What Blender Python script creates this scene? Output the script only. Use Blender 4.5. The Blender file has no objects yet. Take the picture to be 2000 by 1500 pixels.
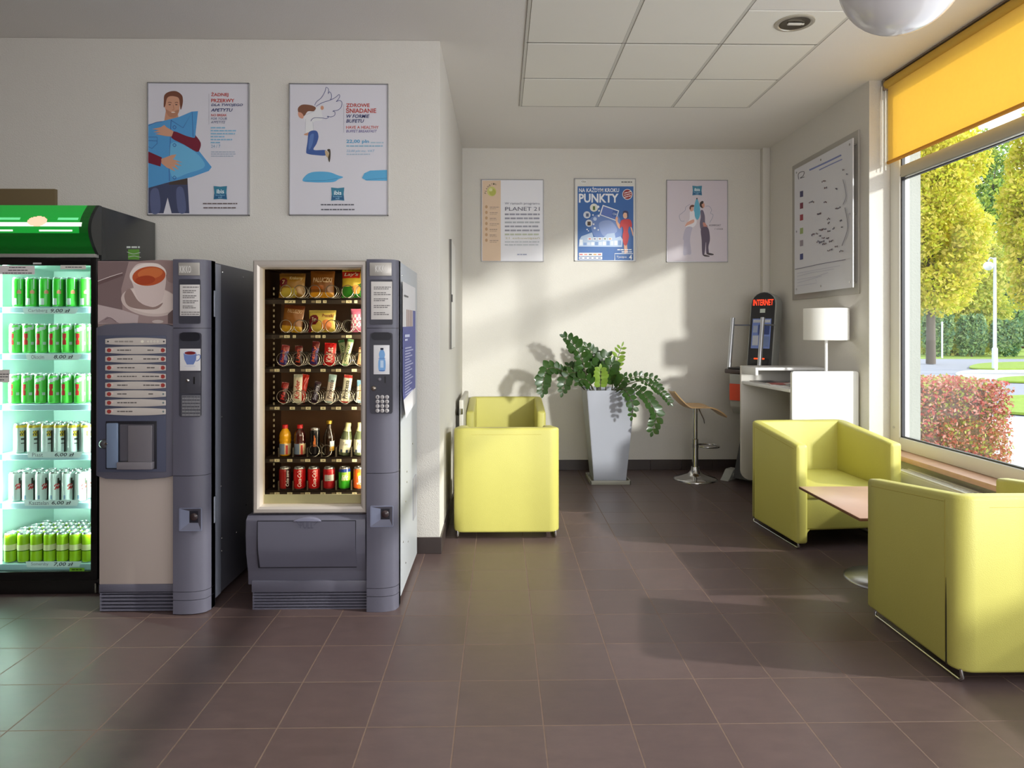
import bpy, bmesh, math, random
from mathutils import Vector, Matrix, noise
random.seed(7)
S = bpy.context.scene
COL = S.collection
PI = math.pi
# ------------------------------------------------------------------ camera
H = 1.4785            # eye height
F = 1329.0            # focal length in pixels of a 2000 px wide frame
YAW = 0.0173
cam = bpy.data.objects.new('camera', bpy.data.cameras.new('camera'))
COL.objects.link(cam); S.camera = cam
cam.location = (0, 0, H); cam.rotation_euler = (PI/2, 0, -YAW)
cam.data.sensor_width = 36; cam.data.lens = 36*F/2000
cam.data.shift_y = -0.0525
cam.data.clip_start = .05; cam.data.clip_end = 300
# ------------------------------------------------------------------ colour management
S.view_settings.view_transform = 'Standard'; S.view_settings.look = 'None'
S.view_settings.gamma = 1; S.view_settings.use_curve_mapping = False
S.view_settings.exposure = 0.32
# ------------------------------------------------------------------ sky and sun
W = bpy.data.worlds.new('sky'); S.world = W; W.use_nodes = True
wn = W.node_tree; bg = wn.nodes['Background']
tc = wn.nodes.new('ShaderNodeTexCoord'); sp = wn.nodes.new('ShaderNodeSeparateXYZ'); cr = wn.nodes.new('ShaderNodeValToRGB')
wn.links.new(tc.outputs['Generated'], sp.inputs[0]); wn.links.new(sp.outputs['Z'], cr.inputs[0])
cr.color_ramp.elements[0].position = 0; cr.color_ramp.elements[0].color = (1, 1, 1, 1)
cr.color_ramp.elements[1].position = .7; cr.color_ramp.elements[1].color = (.80, .89, 1, 1)
wn.links.new(cr.outputs[0], bg.inputs['Color']); bg.inputs['Strength'].default_value = 2.0

def sun(name, d, e, ang, col):
    l = bpy.data.lights.new(name, 'SUN'); l.energy = e; l.angle = math.radians(ang); l.color = col
    o = bpy.data.objects.new(name, l); COL.objects.link(o)
    o.rotation_euler = Vector(d).to_track_quat('-Z', 'Y').to_euler(); o.location = (8, -6, 8)
sun('sun_low', (-.44, 1, -.175), 2.4, 3.0, (1, .97, .93))
sun('sun_high', (-.98, .20, -.60), 3.0, 1.5, (1, .95, .88))

def area(name, loc, d, sx, sy, e, col=(1, 1, 1), spread=180):
    l = bpy.data.lights.new(name, 'AREA'); l.shape = 'RECTANGLE'; l.size = sx; l.size_y = sy; l.energy = e; l.color = col
    l.spread = math.radians(spread)
    o = bpy.data.objects.new(name, l); COL.objects.link(o); o.location = loc
    o.rotation_euler = Vector(d).to_track_quat('-Z', 'Y').to_euler()
    return o
# added fill lamps: behind the camera, along the window plane, and overhead
area('rear_fill', (1.1, -2.9, 1.9), (-.05, 1, 0.2), 3.8, 2.6, 108, (1, .985, .99))
area('window_fill', (2.95, 1.2, 1.7), (-1, .1, .22), 7.0, 2.0, 48, (.97, .98, 1))
area('overhead_fill', (-1.2, 1.0, 3.3), (0, .1, -1), 2.5, 2.5, 12, (1, .96, .92))

# ------------------------------------------------------------------ projection helpers (photo pixel + known plane -> place in the room)
cY, sY = math.cos(YAW), math.sin(YAW)
def ray(px, py):
    r = (px-1000)/F; u = (645-py)/F
    return Vector((r*cY+sY, cY-r*sY, u))
def at(px, py, Y):
    d = ray(px, py); t = Y/d.y; return Vector((d.x*t, Y, H+d.z*t))
def atx(px, py, X):
    d = ray(px, py); t = X/d.x; return Vector((X, d.y*t, H+d.z*t))
def atz(px, py, z):
    d = ray(px, py); t = (z-H)/d.z; return Vector((d.x*t, d.y*t, z))
# ------------------------------------------------------------------ materials
def lin(c): 
    return tuple(((v/255)/12.92 if v/255 <= .04045 else ((v/255+.055)/1.055)**2.4) for v in c)
MATS = {}
def mat(name, rgb, rough=.5, metal=0, var=0, vscale=6, bump=0, bscale=60, emit=0, coat=0, trans=0, alpha=1, spec=.5):
    if name in MATS: return MATS[name]
    m = bpy.data.materials.new(name); m.use_nodes = True; n = m.node_tree; b = n.nodes['Principled BSDF']
    c = lin(rgb); L = n.links.new
    b.inputs['Base Color'].default_value = (*c, 1); b.inputs['Roughness'].default_value = rough
    b.inputs['Metallic'].default_value = metal; b.inputs['Specular IOR Level'].default_value = spec
    if coat: b.inputs['Coat Weight'].default_value = coat; b.inputs['Coat Roughness'].default_value = .08
    if emit: b.inputs['Emission Color'].default_value = (*c, 1); b.inputs['Emission Strength'].default_value = emit
    if var or bump:
        t = n.nodes.new('ShaderNodeTexCoord')
    if var:
        nz = n.nodes.new('ShaderNodeTexNoise'); nz.inputs['Scale'].default_value = vscale; nz.inputs['Detail'].default_value = 4
        L(t.outputs['Object'], nz.inputs['Vector'])
        mx = n.nodes.new('ShaderNodeMixRGB'); mx.inputs[1].default_value = (*[v*(1-var) for v in c], 1)
        mx.inputs[2].default_value = (*[min(1, v*(1+var)) for v in c], 1)
        L(nz.outputs['Fac'], mx.inputs[0]); L(mx.outputs[0], b.inputs['Base Color'])
    if bump:
        nb = n.nodes.new('ShaderNodeTexNoise'); nb.inputs['Scale'].default_value = bscale; nb.inputs['Detail'].default_value = 3
        L(t.outputs['Object'], nb.inputs['Vector'])
        bp = n.nodes.new('ShaderNodeBump'); bp.inputs['Strength'].default_value = bump; bp.inputs['Distance'].default_value = .004
        L(nb.outputs['Fac'], bp.inputs['Height']); L(bp.outputs[0], b.inputs['Normal'])
    if trans:      # light passes through cloth, paper, leaves
        tr = n.nodes.new('ShaderNodeBsdfTranslucent'); tr.inputs[0].default_value = (*c, 1)
        mix = n.nodes.new('ShaderNodeMixShader'); mix.inputs[0].default_value = trans
        out = n.nodes['Material Output']; L(b.outputs[0], mix.inputs[1]); L(tr.outputs[0], mix.inputs[2]); L(mix.outputs[0], out.inputs[0])
        if var: L(mx.outputs[0], tr.inputs[0])
    MATS[name] = m; return m
def glass(name, tint=(255, 255, 255), refl=.06, rough=.02, most=.04):
    m = bpy.data.materials.new(name); m.use_nodes = True; n = m.node_tree; L = n.links.new
    n.nodes.remove(n.nodes['Principled BSDF'])
    a = n.nodes.new('ShaderNodeBsdfTransparent'); a.inputs[0].default_value = (*lin(tint), 1)
    g = n.nodes.new('ShaderNodeBsdfGlossy'); g.inputs['Roughness'].default_value = rough
    f = n.nodes.new('ShaderNodeFresnel'); f.inputs[0].default_value = 1.45
    mm = n.nodes.new('ShaderNodeMath'); mm.operation = 'MULTIPLY'; mm.inputs[1].default_value = refl/.04
    mix = n.nodes.new('ShaderNodeMixShader'); L(f.outputs[0], mm.inputs[0]); mn = n.nodes.new('ShaderNodeMath'); mn.operation = 'MINIMUM'; mn.inputs[1].default_value = most; L(mm.outputs[0], mn.inputs[0]); L(mn.outputs[0], mix.inputs[0])
    L(a.outputs[0], mix.inputs[1]); L(g.outputs[0], mix.inputs[2]); L(mix.outputs[0], n.nodes['Material Output'].inputs[0])
    MATS[name] = m; return m
def C(rgb, rough=.5, **k):      # print / plastic colour by value
    return mat('colour_%d_%d_%d_%d' % (*rgb, int(rough*100)), rgb, rough, **k)
# ------------------------------------------------------------------ mesh builder
class MB:
    def __init__(s): s.v = []; s.f = []; s.m = []; s.off = Vector((0, 0, 0))
    def add(s, vs, fs, mi=0):
        b = len(s.v); s.v += [tuple(Vector(v)-s.off) for v in vs]
        for i, f in enumerate(fs):
            s.f.append([b+k for k in f]); s.m.append(mi if isinstance(mi, int) else mi[i])
        return s
    def box(s, x0, x1, y0, y1, z0, z1, bev=0, seg=2, mi=0, rot=None, piv=None):
        bm = bmesh.new(); bmesh.ops.create_cube(bm, size=1)
        cx, cy, cz = (x0+x1)/2, (y0+y1)/2, (z0+z1)/2
        for v in bm.verts: v.co = Vector((v.co.x*(x1-x0)+cx, v.co.y*(y1-y0)+cy, v.co.z*(z1-z0)+cz))
        if bev: bmesh.ops.bevel(bm, geom=bm.edges[:], offset=min(bev, .49*min(abs(x1-x0), abs(y1-y0), abs(z1-z0))), segments=seg, affect='EDGES', profile=.5)
        if rot is not None:
            p = Vector(piv) if piv is not None else Vector((cx, cy, cz))
            for v in bm.verts: v.co = rot @ (v.co-p)+p
        bm.verts.index_update()
        s.add([v.co.copy() for v in bm.verts], [[v.index for v in f.verts] for f in bm.faces], mi); bm.free(); return s
    def tube(s, pts, r, n=8, mi=0, closed=False, cap=True):
        pts = [Vector(p) for p in pts]; N = len(pts); rs = r if isinstance(r, (list, tuple)) else [r]*N
        vs = []; u = None
        for i, p in enumerate(pts):
            if closed: d = pts[(i+1) % N]-pts[i-1]
            else: d = pts[min(i+1, N-1)]-pts[max(i-1, 0)]
            d.normalize()
            if u is None: u = d.orthogonal().normalized()
            u = (u-d*u.dot(d)).normalized(); w = d.cross(u)
            vs += [p+(u*math.cos(2*PI*k/n)+w*math.sin(2*PI*k/n))*rs[i] for k in range(n)]
        fs = []
        for i in range(N if closed else N-1):
            j = (i+1) % N
            for k in range(n): fs.append([i*n+k, i*n+(k+1) % n, j*n+(k+1) % n, j*n+k])
        if not closed and cap: fs.append(list(range(n))[::-1]); fs.append([(N-1)*n+k for k in range(n)])
        return s.add(vs, fs, mi)
    def lathe(s, prof, c=(0, 0, 0), n=32, mi=0, paint=None, rot=None, cap=True, sx=1, sy=1):
        c = Vector(c); vs = []; fs = []; ms = []
        for (r, z) in prof:
            for k in range(n):
                a = -PI+2*PI*(k+.5)/n      # a = 0 faces -Y
                v = Vector((r*math.sin(a)*sx, -r*math.cos(a)*sy, z)); vs.append((rot @ v if rot is not None else v)+c)
        for i in range(len(prof)-1):
            for k in range(n):
                fs.append([i*n+k, i*n+(k+1) % n, (i+1)*n+(k+1) % n, (i+1)*n+k])
                if paint:
                    am = -PI+2*PI*(k+1)/n; am = (am+PI) % (2*PI)-PI; ms.append(paint(am, (prof[i][1]+prof[i+1][1])/2))
                else: ms.append(mi)
        if cap:
            fs.append(list(range(n))[::-1]); fs.append([(len(prof)-1)*n+k for k in range(n)]); ms += [ms[0], ms[-1]]
        return s.add(vs, fs, ms)
    def prism(s, poly, ax, d0, d1, mi=0, bev=0):
        # poly in the two other axes, extruded along ax ('x','y','z')
        def mk(p, d): return {'x': (d, p[0], p[1]), 'y': (p[0], d, p[1]), 'z': (p[0], p[1], d)}[ax]
        n = len(poly); vs = [mk(p, d0) for p in poly]+[mk(p, d1) for p in poly]
        fs = [list(range(n)), list(range(n, 2*n))[::-1]]+[[k, (k+1) % n, n+(k+1) % n, n+k] for k in range(n)]
        if bev:
            bm = bmesh.new(); bv = [bm.verts.new(v) for v in vs]
            for f in fs: bm.faces.new([bv[k] for k in f])
            bmesh.ops.recalc_face_normals(bm, faces=bm.faces[:])
            es = [e for e in bm.edges if (e.verts[0].index < n) == (e.verts[1].index < n)] if False else bm.edges[:]
            bmesh.ops.bevel(bm, geom=es, offset=bev, segments=2, affect='EDGES', profile=.5)
            bm.verts.index_update(); s.add([v.co.copy() for v in bm.verts], [[v.index for v in f.verts] for f in bm.faces], mi); bm.free(); return s
        return s.add(vs, fs, mi)
    def grid(s, fn, nu, nv, mi=0, paint=None):
        vs = [fn(i/nu, j/nv) for j in range(nv+1) for i in range(nu+1)]; fs = []; ms = []
        for j in range(nv):
            for i in range(nu):
                a = j*(nu+1)+i; fs.append([a, a+1, a+nu+2, a+nu+1]); ms.append(paint((i+.5)/nu, (j+.5)/nv) if paint else mi)
        return s.add(vs, fs, ms)
    def build(s, name, mats, parent=None, smooth=35, loc=None, fix=True):
        me = bpy.data.meshes.new(name); me.from_pydata(s.v, [], s.f)
        if not isinstance(mats, (list, tuple)): mats = [mats]
        for m in mats: me.materials.append(m)
        for i, p in enumerate(me.polygons): p.material_index = min(s.m[i], len(mats)-1)
        if fix:
            bm = bmesh.new(); bm.from_mesh(me); bmesh.ops.recalc_face_normals(bm, faces=bm.faces[:]); bm.to_mesh(me); bm.free()
        if smooth:
            for p in me.polygons: p.use_smooth = True
            if smooth < 180: me.set_sharp_from_angle(angle=math.radians(smooth))
        o = bpy.data.objects.new(name, me); COL.objects.link(o)
        if parent: o.parent = parent
        if loc is not None: o.location = loc
        return o
def thing(name, label, cat, loc=(0, 0, 0), rz=0, group=None):
    o = bpy.data.objects.new(name, None); COL.objects.link(o); o.empty_display_size = .1
    o.location = loc; o.rotation_euler = (0, 0, rz); return tag(o, label, cat, group)
def tag(o, label, cat, group=None, kind=None):
    o['label'] = label; o['category'] = cat
    if group: o['group'] = group
    if kind: o['kind'] = kind
    return o
def struct(name, mb, mats, smooth=35, parent=None):
    o = mb.build(name, mats, parent, smooth); 
    if parent is None: o['kind'] = 'structure'
    return o
def dup(r, loc, label, rz=None, group=None):
    c = r.copy(); COL.objects.link(c); c.location = loc; c['label'] = label
    if rz is not None: c.rotation_euler = (0, 0, rz)
    if group: c['group'] = group
    for ch in list(r.children):
        d = ch.copy(); COL.objects.link(d); d.parent = c
        for g in list(ch.children):
            e = g.copy(); COL.objects.link(e); e.parent = d
    return c
ORD = ['first', 'second', 'third', 'fourth', 'fifth', 'sixth', 'seventh', 'eighth']
def crom(pts, closed=True, k=6):
    n = len(pts); out = []; pts = [Vector(p) for p in pts]
    for i in range(n if closed else n-1):
        p0, p1, p2, p3 = (pts[(i-1) % n], pts[i], pts[(i+1) % n], pts[(i+2) % n]) if closed else (pts[max(i-1, 0)], pts[i], pts[i+1], pts[min(i+2, n-1)])
        for j in range(k):
            t = j/k
            out.append(.5*((2*p1)+(p2-p0)*t+(2*p0-5*p1+4*p2-p3)*t*t+(3*p1-p0-3*p2+p3)*t**3))
    if not closed: out.append(pts[-1])
    return out
# ------------------------------------------------------------------ lettering
TC = {}
def glyphs(txt, bold=0, shear=0):
    key = (txt, bold, shear)
    if key not in TC:
        cu = bpy.data.curves.new('t', 'FONT'); cu.body = txt; cu.offset = bold; cu.shear = shear; cu.resolution_u = 2
        o = bpy.data.objects.new('t', cu); COL.objects.link(o)
        dg = bpy.context.evaluated_depsgraph_get(); me = bpy.data.meshes.new_from_object(o.evaluated_get(dg))
        vs = [(v.co.x, v.co.y) for v in me.vertices]; fs = [list(p.vertices) for p in me.polygons]
        bpy.data.objects.remove(o); bpy.data.meshes.remove(me); bpy.data.curves.remove(cu)
        TC[key] = (vs, fs)
    return TC[key]
class Art:
    """Flat printed artwork: layers of colour on a plane. mp maps (u,v) to a point, nrm is the outward normal."""
    def __init__(s, mp, nrm, off, base=.0004, eps=.00009):
        s.mp = mp; s.n = Vector(nrm); s.mb = MB(); s.mb.off = Vector(off); s.mats = []; s.k = 0; s.base = base; s.eps = eps
    def mi(s, col):
        m = C(col, .45) if isinstance(col, tuple) else col
        if m not in s.mats: s.mats.append(m)
        return s.mats.index(m)
    def _p(s, p): return s.mp(p[0], p[1])+s.n*(s.base+s.eps*s.k)
    def poly(s, col, pts, smooth=False, k=5):
        if smooth: pts = [(p.x, p.y) for p in crom([(a, b, 0) for a, b in pts], True, k)]
        s.mb.add([s._p(p) for p in pts], [list(range(len(pts)))], s.mi(col)); s.k += 1; return s
    def rect(s, col, u0, v0, u1, v1): return s.poly(col, [(u0, v0), (u1, v0), (u1, v1), (u0, v1)])
    def ell(s, col, u, v, a, b, n=20, rot=0):
        c, d = math.cos(rot), math.sin(rot)
        return s.poly(col, [(u+a*math.cos(2*PI*i/n)*c-b*math.sin(2*PI*i/n)*d, v+a*math.cos(2*PI*i/n)*d+b*math.sin(2*PI*i/n)*c) for i in range(n)])
    def line(s, col, pts, w, smooth=True, closed=False):
        P = [Vector((a, b)) for a, b in pts]
        if smooth and len(pts) > 2: P = [Vector((p.x, p.y)) for p in crom([(a, b, 0) for a, b in pts], closed, 5)]
        vs = []; n = len(P)
        for i, p in enumerate(P):
            d = (P[min(i+1, n-1)]-P[max(i-1, 0)]); d = d.normalized() if d.length else Vector((1, 0)); q = Vector((-d.y, d.x))*w/2
            vs += [s._p(p+q), s._p(p-q)]
        s.mb.add(vs, [[2*i, 2*i+1, 2*i+3, 2*i+2] for i in range(n-1)], s.mi(col)); s.k += 1; return s
    def text(s, col, txt, u0, v0, u1, v1, bold=0, shear=0, rot=0):
        vs, fs = glyphs(txt, bold, shear)
        if not vs: return s
        x0 = min(v[0] for v in vs); x1 = max(v[0] for v in vs); y0 = min(v[1] for v in vs); y1 = max(v[1] for v in vs)
        cu, cv = (u0+u1)/2, (v0+v1)/2; c, d = math.cos(rot), math.sin(rot)
        def q(v):
            a = (v[0]-x0)/(x1-x0)*(u1-u0)+u0-cu; b = v1-(v[1]-y0)/(y1-y0)*(v1-v0)-cv
            return s._p((cu+a*c-b*d, cv+a*d+b*c))
        s.mb.add([q(v) for v in vs], fs, s.mi(col)); s.k += 1; return s
    def words(s, col, u0, u1, v, h, seed=0, slope=0):      # a line of print too small to read
        R = random.Random(seed); u = u0
        while u < u1-2*h*.3:
            w = min(R.uniform(1.5, 4.5)*h, u1-u); vv = v+(u-u0)*slope; v2 = v+(u+w-u0)*slope
            s.mb.add([s._p((u, vv)), s._p((u+w, v2)), s._p((u+w, v2+h)), s._p((u, vv+h))], [[0, 1, 2, 3]], s.mi(col)); u += w+.5*h
        s.k += 1; return s
    def build(s, name, parent): return s.mb.build(name, s.mats, parent, smooth=0, fix=False)
def zoomed(ox, oy, sc, Y):      # artwork traced in an enlarged view of the wall plane Y
    return lambda u, v: at(ox+u/sc, oy+v/sc, Y)
try: S.cycles.use_denoising = True; S.cycles.max_bounces = 8; S.cycles.transparent_max_bounces = 16; S.cycles.sample_clamp_indirect = 6
except Exception: pass
# ================================================================== THE ROOM
CEIL = 3.40; YB = 7.19; YF = 4.52; XL = -.40; XR = 2.84; YW = 5.19
wallm = mat('white_plaster', (216, 212, 204), .75, bump=.7, bscale=170, var=.015, vscale=2)
ceilm = mat('ceiling_plaster', (230, 226, 220), .8, bump=.5, bscale=200, var=.015, vscale=2)
whitem = mat('white_paint', (222, 220, 214), .5)
def floor_mat():
    m = bpy.data.materials.new('floor_tile'); m.use_nodes = True; n = m.node_tree; L = n.links.new; b = n.nodes['Principled BSDF']
    t = n.nodes.new('ShaderNodeTexCoord'); mp = n.nodes.new('ShaderNodeMapping'); mp.inputs['Location'].default_value = (.168+.33*20, -2.872+.33*20, 0)
    L(t.outputs['Object'], mp.inputs[0])
    br = n.nodes.new('ShaderNodeTexBrick'); br.offset = 0; br.squash = 1; L(mp.outputs[0], br.inputs['Vector'])
    br.inputs['Scale'].default_value = 1; br.inputs['Brick Width'].default_value = .33; br.inputs['Row Height'].default_value = .33
    br.inputs['Mortar Size'].default_value = .0030; br.inputs['Mortar Smooth'].default_value = .2
    br.inputs['Color1'].default_value = (*lin((93, 77, 76)), 1); br.inputs['Color2'].default_value = (*lin((84, 69, 68)), 1)
    br.inputs['Mortar'].default_value = (*lin((108, 88, 77)), 1)
    nz = n.nodes.new('ShaderNodeTexNoise'); nz.inputs['Scale'].default_value = 9; nz.inputs['Detail'].default_value = 8; nz.inputs['Roughness'].default_value = .7
    mp2 = n.nodes.new('ShaderNodeMapping'); mp2.inputs['Scale'].default_value = (1, 2.2, 1); L(t.outputs['Object'], mp2.inputs[0]); L(mp2.outputs[0], nz.inputs['Vector'])
    cr = n.nodes.new('ShaderNodeValToRGB'); cr.color_ramp.elements[0].position = .3; cr.color_ramp.elements[0].color = (.86, .86, .86, 1)
    cr.color_ramp.elements[1].position = .7; cr.color_ramp.elements[1].color = (1.12, 1.10, 1.08, 1); L(nz.outputs['Fac'], cr.inputs[0])
    mx = n.nodes.new('ShaderNodeMixRGB'); mx.blend_type = 'MULTIPLY'; mx.inputs[0].default_value = 1; L(br.outputs['Color'], mx.inputs[1]); L(cr.outputs[0], mx.inputs[2])
    L(mx.outputs[0], b.inputs['Base Color'])
    rr = n.nodes.new('ShaderNodeMapRange'); L(nz.outputs['Fac'], rr.inputs[0]); rr.inputs[3].default_value = .3; rr.inputs[4].default_value = .42; mr = n.nodes.new('ShaderNodeMath'); mr.operation = 'MULTIPLY_ADD'; mr.inputs[1].default_value = .5; L(br.outputs['Fac'], mr.inputs[0]); L(rr.outputs[0], mr.inputs[2]); L(mr.outputs[0], b.inputs['Roughness'])
    ad = n.nodes.new('ShaderNodeMath'); ad.operation = 'MULTIPLY_ADD'; ad.inputs[1].default_value = -1; L(br.outputs['Fac'], ad.inputs[0])
    ms = n.nodes.new('ShaderNodeMath'); ms.operation = 'MULTIPLY'; ms.inputs[1].default_value = .08; L(nz.outputs['Fac'], ms.inputs[0]); L(ms.outputs[0], ad.inputs[2])
    bp = n.nodes.new('ShaderNodeBump'); bp.inputs['Distance'].default_value = .0015; bp.inputs['Strength'].default_value = .6; L(ad.outputs[0], bp.inputs['Height']); L(bp.outputs[0], b.inputs['Normal'])
    return m
FLOOR = floor_mat()
struct('floor', MB().box(-6, 3.22, -3.2, 7.4, -.12, 0), FLOOR, 0)
struct('ceiling', MB().box(-6, 3.22, -3.2, 7.4, CEIL, CEIL+.15), ceilm, 0)
struct('wall_back', MB().box(XL-.2, XR+.2, YB, YB+.2, 0, CEIL), wallm, 0)
struct('wall_left', MB().box(-6, XL, YF, YB+.2, 0, CEIL, bev=.006), wallm, 40)
struct('wall_right', MB().box(XR, 3.22, YW, YB+.2, -.2, CEIL), wallm, 0)
struct('wall_far_left', MB().box(-6.2, -6, -3.2, YF, 0, CEIL), mat('far_wall_brown', (132, 118, 104), .8, var=.05), 0)
struct('wall_rear', MB().box(-6.2, 3.22, -3.4, -3.2, 0, CEIL), mat('far_wall_brown', (132, 118, 104), .8, var=.05), 0)
struct('wall_window', MB().box(2.95, 3.22, -3.2, YW, -.2, .545), wallm, 0)
# thin joint of the corner casing beside the map wall
struct('trim_1', MB().box(XR-.075, XR, YB-.075, YB, .0, CEIL, bev=.004), wallm, 40)
# tiled baseboards
BT = mat('baseboard_tile', (62, 53, 51), .35, var=.15, vscale=8)
def bboard(name, segs):
    m = MB()
    for (x0, x1, y0, y1) in segs: m.box(x0, x1, y0, y1, 0, .108, bev=.002, seg=1)
    struct(name, m, BT, 30)
k = []; x = XL+.012
while x < XR-.08: k.append((x, min(x+.328, XR-.08), YB-.012, YB)); x += .33
bboard('baseboard_back', k)
k = []; y = YF
while y < YB-.012: k.append((XL, XL+.012, y, min(y+.328, YB-.012))); y += .33
bboard('baseboard_left', k)
k = []; x = XL
while x > -3.4: k.append((x-.328, x+(.012 if x == XL else 0), YF-.012, YF)); x -= .33
bboard('baseboard_front', k)
bboard('baseboard_right', [(XR-.012, XR, YW+.33*i, YW+.33*i+.328) for i in range(5)])
# suspended ceiling panels with metal profiles let into the plaster
GX = [.172, .825, 1.475, 2.128]; GY = [5.82, 5.172, 4.53, 3.88, 3.23, 2.58]
tilem = mat('ceiling_panel', (232, 229, 220), .7, var=.01); profm = mat('ceiling_profile', (205, 202, 193), .5)
m = MB()
for i in range(3):
    for j in range(len(GY)-1):
        y0 = GY[j+1]
        if i == 2 and j == 2: y0 = 4.04
        if i == 2 and j > 2: continue
        m.box(GX[i]+.012, GX[i+1]-.012, y0+.012, GY[j]-.012, CEIL-.009, CEIL-.001, bev=.002, seg=1)
cp = struct('ceiling_panel', m, tilem, 30)
m = MB()
for x in GX: m.box(x-.012, x+.012, (2.58 if x < 2 else 4.04), 5.82, CEIL-.005, CEIL-.0005)
for y in GY: m.box(GX[0], GX[3] if y > 4.2 else GX[2], y-.0035, y+.0035, CEIL-.0052, CEIL-.0006)
struct('ceiling_profile', m, profm, 0, cp)
m = MB()
for x in GX:
    for sgn in (-1, 1): m.box(x+sgn*.0115-.0015, x+sgn*.0115+.0015, (2.58 if x < 2 else 4.04), 5.82, CEIL-.0056, CEIL-.0052)
for y in GY: m.box(GX[0], GX[3] if y > 4.2 else GX[2], y-.0022, y+.0022, CEIL-.0060, CEIL-.0052)
struct('ceiling_joint', m, C((104, 98, 90), .7), 0, cp)
# ---- window: sill, frame, transom, glass
X0, X1 = 3.0, 3.08; WE = -3.2; ZB = .58
win = thing('window_1', '', ''); del win['label']; del win['category']; win['kind'] = 'structure'
framem = mat('window_frame_white', (226, 223, 214), .4)
m = MB(); FW = .125
m.box(X0, X1, WE, YW-FW+.001, ZB, ZB+.095, bev=.008); m.box(X0, X1, YW-FW, YW-.0005, ZB, CEIL-.001, bev=.008); m.box(X0+.001, X1-.001, WE, YW-FW+.001, 3.3, CEIL-.001, bev=.008)
for y in (1.05, -1.2): m.box(X0-.002, X1+.002, y-.05, y+.05, ZB+.002, CEIL-.002, bev=.008)
m.build('window_frame', framem, win)
m = MB(); m.box(X0+.005, X1+.02, WE, YW-FW, 2.625, 2.715, bev=.01); m.build('transom', mat('transom_beige', (190, 182, 160), .45), win)
m = MB(); sealm = mat('rubber_seal', (28, 28, 38), .5)
m.box(X0+.012, X0+.035, YW-FW-.016, YW-FW, ZB+.095, 3.3); m.box(X0+.012, X0+.035, WE, YW-FW, 2.604, 2.612); m.box(X0+.012, X0+.035, WE, YW-FW, ZB+.095, ZB+.104)
m.box(X0+.006, X0+.012, WE, YW-FW, 2.640, 2.646)
m.build('window_seal', sealm, win)
m = MB(); m.box(X0+.04, X0+.05, WE, YW-FW, ZB+.09, 3.31); m.build('window_pane', glass('window_glass', (252, 254, 253), .02, .02, .05), win)
m = MB(); m.lathe([(.0, 0), (.009, .001), (.009, .004), (.0, .005)], (X0-.004, YW-.06, .74), 12, rot=Matrix.Rotation(-PI/2, 3, 'Y')); m.build('frame_cap', C((200, 198, 190)), win)
sillm = mat('sill_wood', (212, 168, 140), .4, var=.18, vscale=14)
m = MB(); m.box(2.862, X0+.02, WE, YW, .545, .58, bev=.003); struct('trim_2', m, sillm)
m = MB(); m.box(X1, 3.34, WE, YW, .56, .60); struct('trim_3', m, mat('outer_sill', (170, 172, 172), .4), 0)
m = MB(); m.box(3.10, 3.235, 5.183, YW-.0005, .60, CEIL); struct('trim_4', m, mat('outer_render', (150, 152, 146), .85, bump=.6, bscale=90), 0)
# ================================================================== ROLLER BLIND
bl = thing('roller_blind', 'long yellow roller blind pulled part way down over the big window', 'blind', (2.94, 4.4, 3.3))
yel = mat('blind_cloth', (254, 226, 134), .8, var=.03, vscale=40, bump=.25, bscale=500, trans=.5)
off = Vector((2.94, 4.4, 3.3))
B0, B1 = 3.45, 5.125
m = MB(); m.off = off; m.box(2.949, 2.951, B0, B1, 2.765, 3.335); m.build('cloth', yel, bl, 0)
m = MB(); m.off = off; m.tube([(2.95, B0, 2.752), (2.95, B1, 2.752)], .013, 10); m.build('hem_bar', mat('blind_hem', (214, 160, 60), .7, trans=.25), bl)
m = MB(); m.off = off
m.tube([(2.955, B0-.01, 3.352), (2.955, B1+.015, 3.352)], .033, 18); m.build('roller', mat('blind_roll', (205, 165, 62), .6), bl)
m = MB(); m.off = off; m.box(2.925, 2.99, B1+.015, B1+.03, 3.31, 3.397, bev=.003); m.box(2.93, 2.98, B0, B1+.03, 3.388, 3.3985); m.build('bracket', C((128, 112, 96)), bl)
m = MB(); m.off = off; m.tube([(2.915, B1+.024, 3.34), (2.914, B1+.024, 3.0), (2.915, B1+.024, 2.7)], .0035, 6); m.tube([(2.945, B1+.024, 3.34), (2.945, B1+.024, 2.7)], .0035, 6); m.build('pull_chain', C((244, 242, 236), .4), bl)
# ================================================================== RADIATOR below the window
rd = thing('radiator', 'long white panel radiator under the window sill behind the armchairs', 'radiator', (2.84, 3.6, .05))
o_ = Vector((2.84, 3.6, .05)); rw = mat('radiator_white', (226, 222, 204), .35)
m = MB(); m.off = o_
m.box(2.775, 2.795, 2.2, 4.75, .1, .495, bev=.006); m.build('panel', rw, rd)
m = MB(); m.off = o_; m.box(2.875, 2.895, 2.2, 4.75, .1, .495, bev=.006); m.build('panel', rw, rd)
m = MB(); m.off = o_; m.box(2.78, 2.80, 2.2, 4.75, .488, .505, bev=.003); m.box(2.87, 2.89, 2.2, 4.75, .488, .505, bev=.003)
y = 2.22
while y < 4.74: m.box(2.80, 2.87, y, y+.007, .489, .502); y += .022
m.box(2.83, 2.84, 2.2, 4.75, .489, .5025); m.build('grille', rw, rd)
for y in (2.2, 4.735): m = MB(); m.off = o_; m.box(2.795, 2.875, y, y+.015, .1, .49); m.build('side_cover', rw, rd)
for y in (2.6, 4.2): m = MB(); m.off = o_; m.box(2.895, 2.95, y, y+.04, .15, .45); m.build('wall_bracket', rw, rd)
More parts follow.
